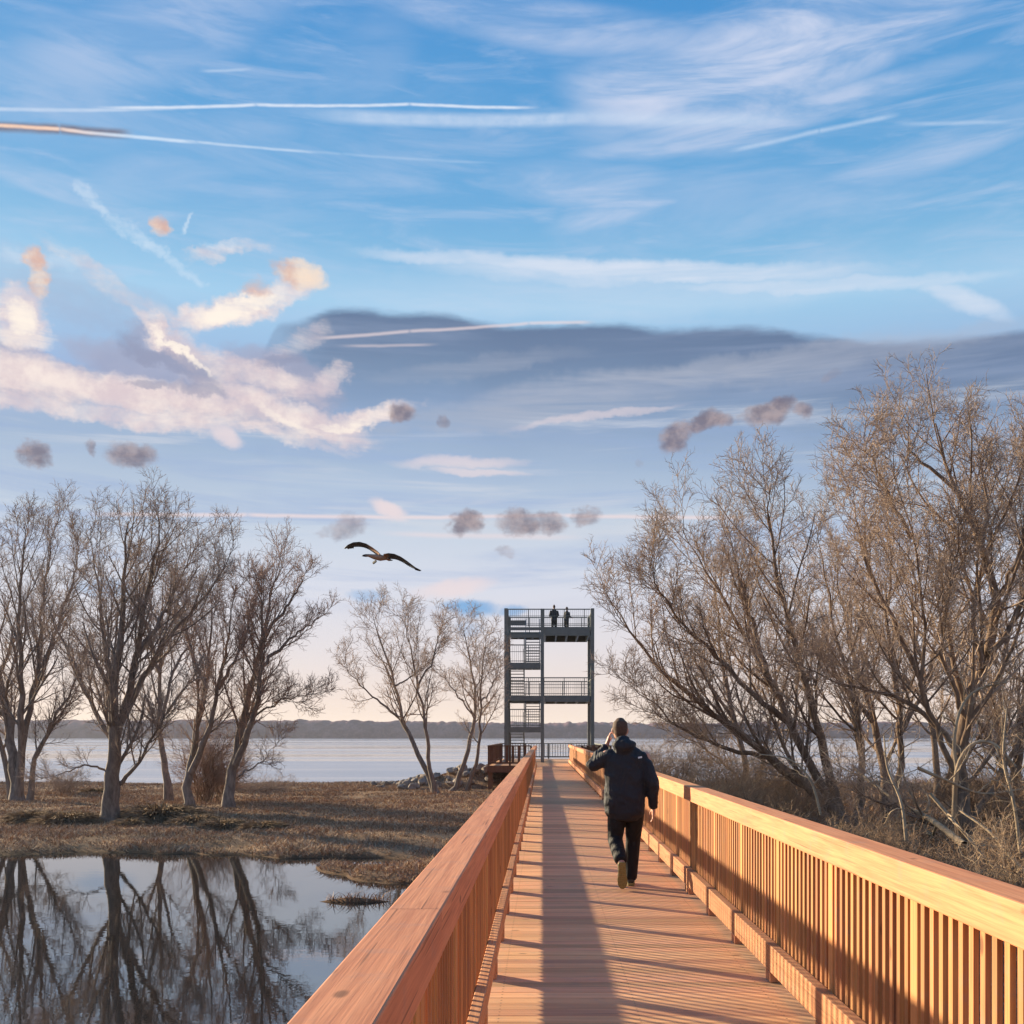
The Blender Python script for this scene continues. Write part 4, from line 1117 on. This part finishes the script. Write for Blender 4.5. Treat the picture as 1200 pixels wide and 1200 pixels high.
# contrails
def trail(pts, wid, k, soft=(.0, 1.0), vec=None):
    r_ = None
    for ii, ((x0, y0), (x1, y1)) in enumerate(zip(pts[:-1], pts[1:])):
        a0, e0 = ae(x0, y0); a1, e1 = ae(x1, y1)
        L = math.hypot(a1 - a0, e1 - e0); an = math.atan2(e1 - e0, a1 - a0)
        x, y = quad(vec, (a0 + a1) / 2, (e0 + e1) / 2, an, L / 2, wid / 1000)
        n_ = len(pts) - 2
        ends = t.m('MULTIPLY', t.mr(x, *((-1.0, -.45) if ii == 0 else (-1.06, -.94))), t.mr(x, *((.45, 1.0) if ii == n_ else (.94, 1.06)), 1, 0))
        b_ = t.m('MULTIPLY', ends, t.mr(t.m('ABSOLUTE', y), soft[0], soft[1], 1, 0))
        r_ = b_ if r_ is None else t.m('MAXIMUM', r_, b_)
    return t.m('MULTIPLY', r_, k)
rag = t.m('ADD', .55, t.m('MULTIPLY', fine, .9))
tr1 = t.m('MULTIPLY', t.m('MAXIMUM', trail([(-230, 129), (-30, 127), (260, 124)], 3.5, .55, vec=VT), t.m('MAXIMUM', trail([(100, 126), (300, 123), (480, 122), (640, 126)], 3.2, .95, vec=VT), t.m('MAXIMUM', trail([(330, 130), (760, 133)], 12, .55, (.2, 1), vec=VT), trail([(600, 131), (960, 137)], 13, .4, vec=VT)))), rag)
c = t.mix(t.m('MINIMUM', tr1, .95), c, sky_c((214, 228, 247)))
tr2d = t.m('MULTIPLY', trail([(-130, 141), (-30, 147), (70, 151), (160, 158)], 8, .8, (.2, 1), VT), rag)
c = t.mix(t.m('MINIMUM', tr2d, .9), c, sky_c((122, 112, 122)))
tr2 = t.m('MULTIPLY', t.m('MAXIMUM', trail([(-130, 139), (-30, 145), (70, 151), (250, 168)], 3.4, 1, vec=VT), t.m('MAXIMUM', trail([(70, 151), (230, 166), (390, 180)], 2.8, .6, vec=VT), trail([(200, 163), (300, 173), (400, 180), (600, 191)], 2.8, .22, vec=VT))), rag)
c = t.mix(t.m('MINIMUM', tr2, .95), c, t.mix(t.mr(A, -.56, -.46), sky_c((252, 214, 190)), sky_c((205, 225, 247))))
tr3 = t.m('MULTIPLY', t.m('MAXIMUM', trail([(850, 178), (960, 153), (1060, 133)], 4.5, .5, vec=VT), t.m('MAXIMUM', trail([(230, 84), (300, 81)], 3, .45, vec=VT), trail([(1040, 145), (1200, 142)], 4, .4, vec=VT))), rag)
c = t.mix(tr3, c, sky_c((200, 220, 244)))
# --- blue grey cloud bank
xs = [-40, 60, 200, 300, 330, 400, 440, 520, 600, 700, 800, 900, 960, 1030, 1120, 1200, 1300]
ys = [404, 420, 440, 420, 374, 358, 361, 366, 379, 378, 381, 383, 391, 400, 393, 384, 378]
a0, a1 = ae(-40, 0)[0], ae(1300, 0)[0]
st = []
for x, y in zip(xs, ys):
    a, e = ae(x, y); st.append(((a - a0) / (a1 - a0), e))
edge = t.ramp(t.mr(A, a0, a1, 0, 1, False), st, 'EASE')
sy_ = t.m('MULTIPLY_ADD', wy, .14, E_)
under = t.m('SUBTRACT', edge, sy_)
under = t.m('MULTIPLY_ADD', t.m('SUBTRACT', t.noise(t.map(V2, scale=(10, 30, 1)), 1, 5, .6), .5), .022, under)
bm_ = t.m('MULTIPLY', t.mr(under, -.003, .010), t.mr(under, .03, .26, 1, .0))
bcol = t.ramp(t.m('MULTIPLY', under, 4), [(0, sky_c((100, 121, 154))), (.12, sky_c((108, 129, 162))), (.4, sky_c((124, 148, 180))), (1, sky_c((166, 184, 210)))])
bstre = streak(3, 2.2, 26, 2.2, .42, .72, 5, .4)
bcol = t.mix(t.m('MULTIPLY', bstre, .42), bcol, sky_c((160, 174, 202)))
bm_ = t.m('MULTIPLY', bm_, t.mr(t.m('ADD', A, wx), ae(285, 0)[0], ae(400, 0)[0], .25, 1))
c = t.mix(t.m('MULTIPLY', bm_, .97), c, bcol)
pb = many([(780, 446, 330, 26, 7, .55), (620, 482, 260, 22, 5, .45), (980, 420, 260, 20, 4, .4), (560, 430, 160, 16, 6, .3)], VM, (.0, 1))
c = t.mix(t.m('MULTIPLY', pb, t.m('ADD', .35, streak(5, 3, 34, 6.2, .35, .65))), c, sky_c((180, 186, 202)))
# soft pale and blue layers lower down
lay = t.m('MULTIPLY', t.m('MULTIPLY', streak(2, 2.0, 24, 9.1, .45, .7), t.mr(E_, .12, .2)), t.mr(E_, .34, .42, 1, 0))
c = t.mix(t.m('MULTIPLY', lay, .55), c, sky_c((152, 176, 216)))
lay2 = t.m('MULTIPLY', t.m('MULTIPLY', streak(-3, 2.4, 30, 4.4, .5, .72), t.mr(E_, .1, .2)), t.mr(E_, .36, .44, 1, 0))
c = t.mix(t.m('MULTIPLY', lay2, .6), c, sky_c((212, 216, 226)))
lines = t.m('MAXIMUM', trail([(90, 602), (290, 603), (660, 604), (900, 606)], 4, .8, vec=VT), t.m('MAXIMUM', trail([(430, 624), (700, 630)], 5, .5, vec=VT), t.m('MAXIMUM', trail([(360, 397), (480, 388), (620, 379), (700, 377)], 3.4, .6, vec=VT), trail([(390, 405), (520, 403)], 3, .4, vec=VT))))
lines = t.m('MAXIMUM', lines, many([(455, 597, 30, 12, -20, .9), (540, 540, 90, 10, 3, .6), (530, 690, 60, 14, 10, .8), (265, 515, 24, 12, -25, .8), (560, 552, 70, 6, 0, .6), (700, 488, 120, 6, 6, .5)], VS, (.1, 1)))
c = t.mix(lines, c, sky_c((236, 220, 222)))
gap = many([(548, 714, 46, 13, 0, .9), (600, 716, 24, 10, 0, .7), (548, 738, 24, 14, 0, .35), (430, 700, 26, 10, 0, .5), (120, 690, 40, 12, 0, .4)], VS, (.1, 1))
c = t.mix(gap, c, sky_c((118, 172, 222)))
fib = t.m('ADD', t.m('MULTIPLY', t.noise(t.map(V2, rot=(0, 0, R(10)), scale=(8, 26, 1)), 1, 8, .68, 1.3), .75), t.m('MULTIPLY', fine, .25))
def torn(mask, k=1.5, lo=.34, hi=.86):
    return t.mr(t.m('ADD', mask, t.m('MULTIPLY', t.m('SUBTRACT', fib, .5), k)), lo, hi)
def tear(mask, k=1.5, lo=.34, hi=.86):
    return t.m('MULTIPLY', torn(mask, k, lo, hi), t.mr(mask, 0, .25))
# --- sunlit cumulus on the left: grey bodies then bright edges
gry = many([(210, 430, 150, 30, -8), (60, 440, 130, 30, 2), (330, 440, 90, 36, -20), (180, 400, 40, 26, -40), (10, 408, 60, 16, -8), (90, 340, 150, 46, -10, .45), (250, 470, 150, 34, -8, .9)], VW, (.0, 1.1))
c = t.mix(t.m('MULTIPLY', tear(gry, .7, .1, 1.0), .75), c, t.mix(mid, sky_c((140, 150, 182)), sky_c((186, 182, 200))))
whi = many([(20, 432, 150, 26, -5), (150, 456, 210, 24, -6), (290, 436, 110, 18, -16, .8), (330, 480, 120, 20, -14), (410, 490, 90, 13, 14), (235, 420, 80, 14, -34, .75), (195, 398, 60, 11, -45, .8), (22, 372, 34, 38, 10, .9),
            (255, 365, 70, 18, 14, .95), (325, 343, 62, 18, 24, .9), (385, 446, 36, 16, 30, .7), (350, 400, 50, 18, 30, .45), (130, 482, 200, 14, -4, .75), (240, 490, 170, 12, -8, .7), (150, 345, 120, 14, -30, .4), (270, 300, 60, 10, 20, .45)], VW, (.0, 1.2))
wl_ = t.m('MULTIPLY', tear(whi, 1.7, .0, 1.12), .93)
wcol = t.mix(t.mr(t.noise(V2, 22, 5, .65), .35, .68), sky_c((224, 206, 210)), sky_c((252, 236, 228)))
c = t.mix(wl_, c, wcol)
core = many([(24, 370, 26, 26, 0), (255, 366, 48, 16, 14), (300, 350, 44, 12, 22), (215, 415, 60, 7, -38), (20, 388, 60, 22, 0, .7), (400, 493, 60, 7, 6, .8), (330, 490, 60, 8, -18, .7)], VW, (.1, 1))
c = t.mix(tear(core, 1.6, .2, 1.25), c, sky_c((255, 243, 230), 1.03))
dk = many([(205, 425, 80, 13, -28), (185, 448, 30, 8, 0), (235, 458, 42, 12, -8), (330, 425, 40, 14, 10, .8), (160, 398, 26, 16, -30, .8)], VW, (.3, 1))
c = t.mix(t.m('MULTIPLY', tear(dk, .9, .1, 1.1), .6), c, sky_c((142, 148, 176)))
# wispy blue white filaments above
wsp = t.m('MAXIMUM', trail([(80, 200), (130, 255), (190, 305), (240, 340)], 11, .55, vec=VW), t.m('MAXIMUM', trail([(228, 245), (215, 285)], 5, .75, vec=VS), t.m('MAXIMUM', trail([(-20, 290), (110, 318)], 14, .5, vec=VW), trail([(230, 300), (290, 295)], 10, .5, vec=VW))))
c = t.mix(t.m('MULTIPLY', tear(wsp, 1.3, .0, 1.1), .75), c, sky_c((220, 234, 248)))
org = many([(190, 273, 16, 17, -15), (42, 305, 15, 22, 20), (46, 330, 14, 20, 0, .8), (352, 322, 44, 19, -12), (300, 338, 24, 14, 20, .7)], VM, (.05, 1.05))
c = t.mix(t.m('MULTIPLY', tear(org, 1.5, .1, 1.25), .95), c, t.mix(t.mr(mid, .4, .62), sky_c((226, 178, 156)), sky_c((253, 228, 204))))
# --- small dark puffs
puff = many([(40, 527, 24, 16, 0), (155, 530, 32, 19, 0), (106, 518, 10, 10, 0, .8), (475, 485, 23, 14, 0), (521, 492, 9, 9, 0, .7), (800, 506, 32, 20, 24), (830, 495, 34, 16, 8), (890, 484, 34, 18, 6), (908, 472, 24, 16, 0), (937, 478, 18, 15, -10, .9),
             (547, 612, 22, 19, 0), (605, 616, 36, 20, 4), (640, 614, 30, 16, 0, .85), (685, 602, 22, 14, 0, .8), (405, 617, 24, 18, 0, .7), (382, 620, 12, 9, 0, .5), (592, 648, 18, 9, 0, .5), (972, 436, 16, 9, 20, .35), (750, 540, 10, 8, 0, .35)], VM, (.1, 1.05))
c = t.mix(t.m('MULTIPLY', tear(puff, 1.3, .05, 1.15), .88), c, t.mix(t.mr(t.noise(V2, 45, 4, .6), .35, .65), sky_c((120, 110, 124)), sky_c((168, 150, 152))))
t.put(bg.inputs['Color'], c); bg.inputs['Strength'].default_value = WS
w.cycles.sampling_method = 'NONE'

# ------------------------------------------------------------------ air
hz = MB().box(-3600, 3600, -450, 3600, -6.5, 34).build('haze', None)
m = bpy.data.materials.new('haze_air'); m.use_nodes = True; nt_ = m.node_tree; nt_.nodes.clear()
ou = nt_.nodes.new('ShaderNodeOutputMaterial'); pv = nt_.nodes.new('ShaderNodeVolumePrincipled')
pv.inputs['Color'].default_value = (.86, .88, .95, 1); pv.inputs['Density'].default_value = HAZE; pv.inputs['Anisotropy'].default_value = .2
nt_.links.new(pv.outputs[0], ou.inputs['Volume']); hz.data.materials.append(m); m.cycles.homogeneous_volume = True
tag(hz, 'thin pale haze over the lake and the far shore', 'haze', kind='stuff')
sc.cycles.volume_bounces = 0
# ------------------------------------------------------------------ sun and camera
s = Vector((math.sin(R(SUN_AZ)) * math.cos(R(SUN_EL)), math.cos(R(SUN_AZ)) * math.cos(R(SUN_EL)), math.sin(R(SUN_EL))))
L = bpy.data.lights.new('sun', 'SUN'); L.energy = 5.0; L.angle = R(1.4); L.color = (1, .82, .55)
lo = bpy.data.objects.new('sun', L); col.objects.link(lo); lo.rotation_euler = s.to_track_quat('Z', 'Y').to_euler(); lo.location = s * 60
cam = bpy.data.cameras.new('camera'); co_ = bpy.data.objects.new('camera', cam); col.objects.link(co_)
co_.location = (0, 0, CH); co_.rotation_euler = (R(90), 0, 0)
cam.sensor_width = 36; cam.lens = 36 * F / 1200; cam.shift_x = -(VX - 600) / 1200; cam.shift_y = (VY - 600) / 1200
cam.clip_end = 8000; cam.clip_start = .05
sc.camera = co_
sc.view_settings.view_transform = 'Standard'; sc.view_settings.look = 'None'; sc.view_settings.exposure = EXPO; sc.view_settings.gamma = 1
sc.render.engine = 'CYCLES'
sc.cycles.max_bounces = 5; sc.cycles.diffuse_bounces = 3; sc.cycles.glossy_bounces = 3; sc.cycles.use_denoising = True
sc.cycles.caustics_reflective = False; sc.cycles.caustics_refractive = False
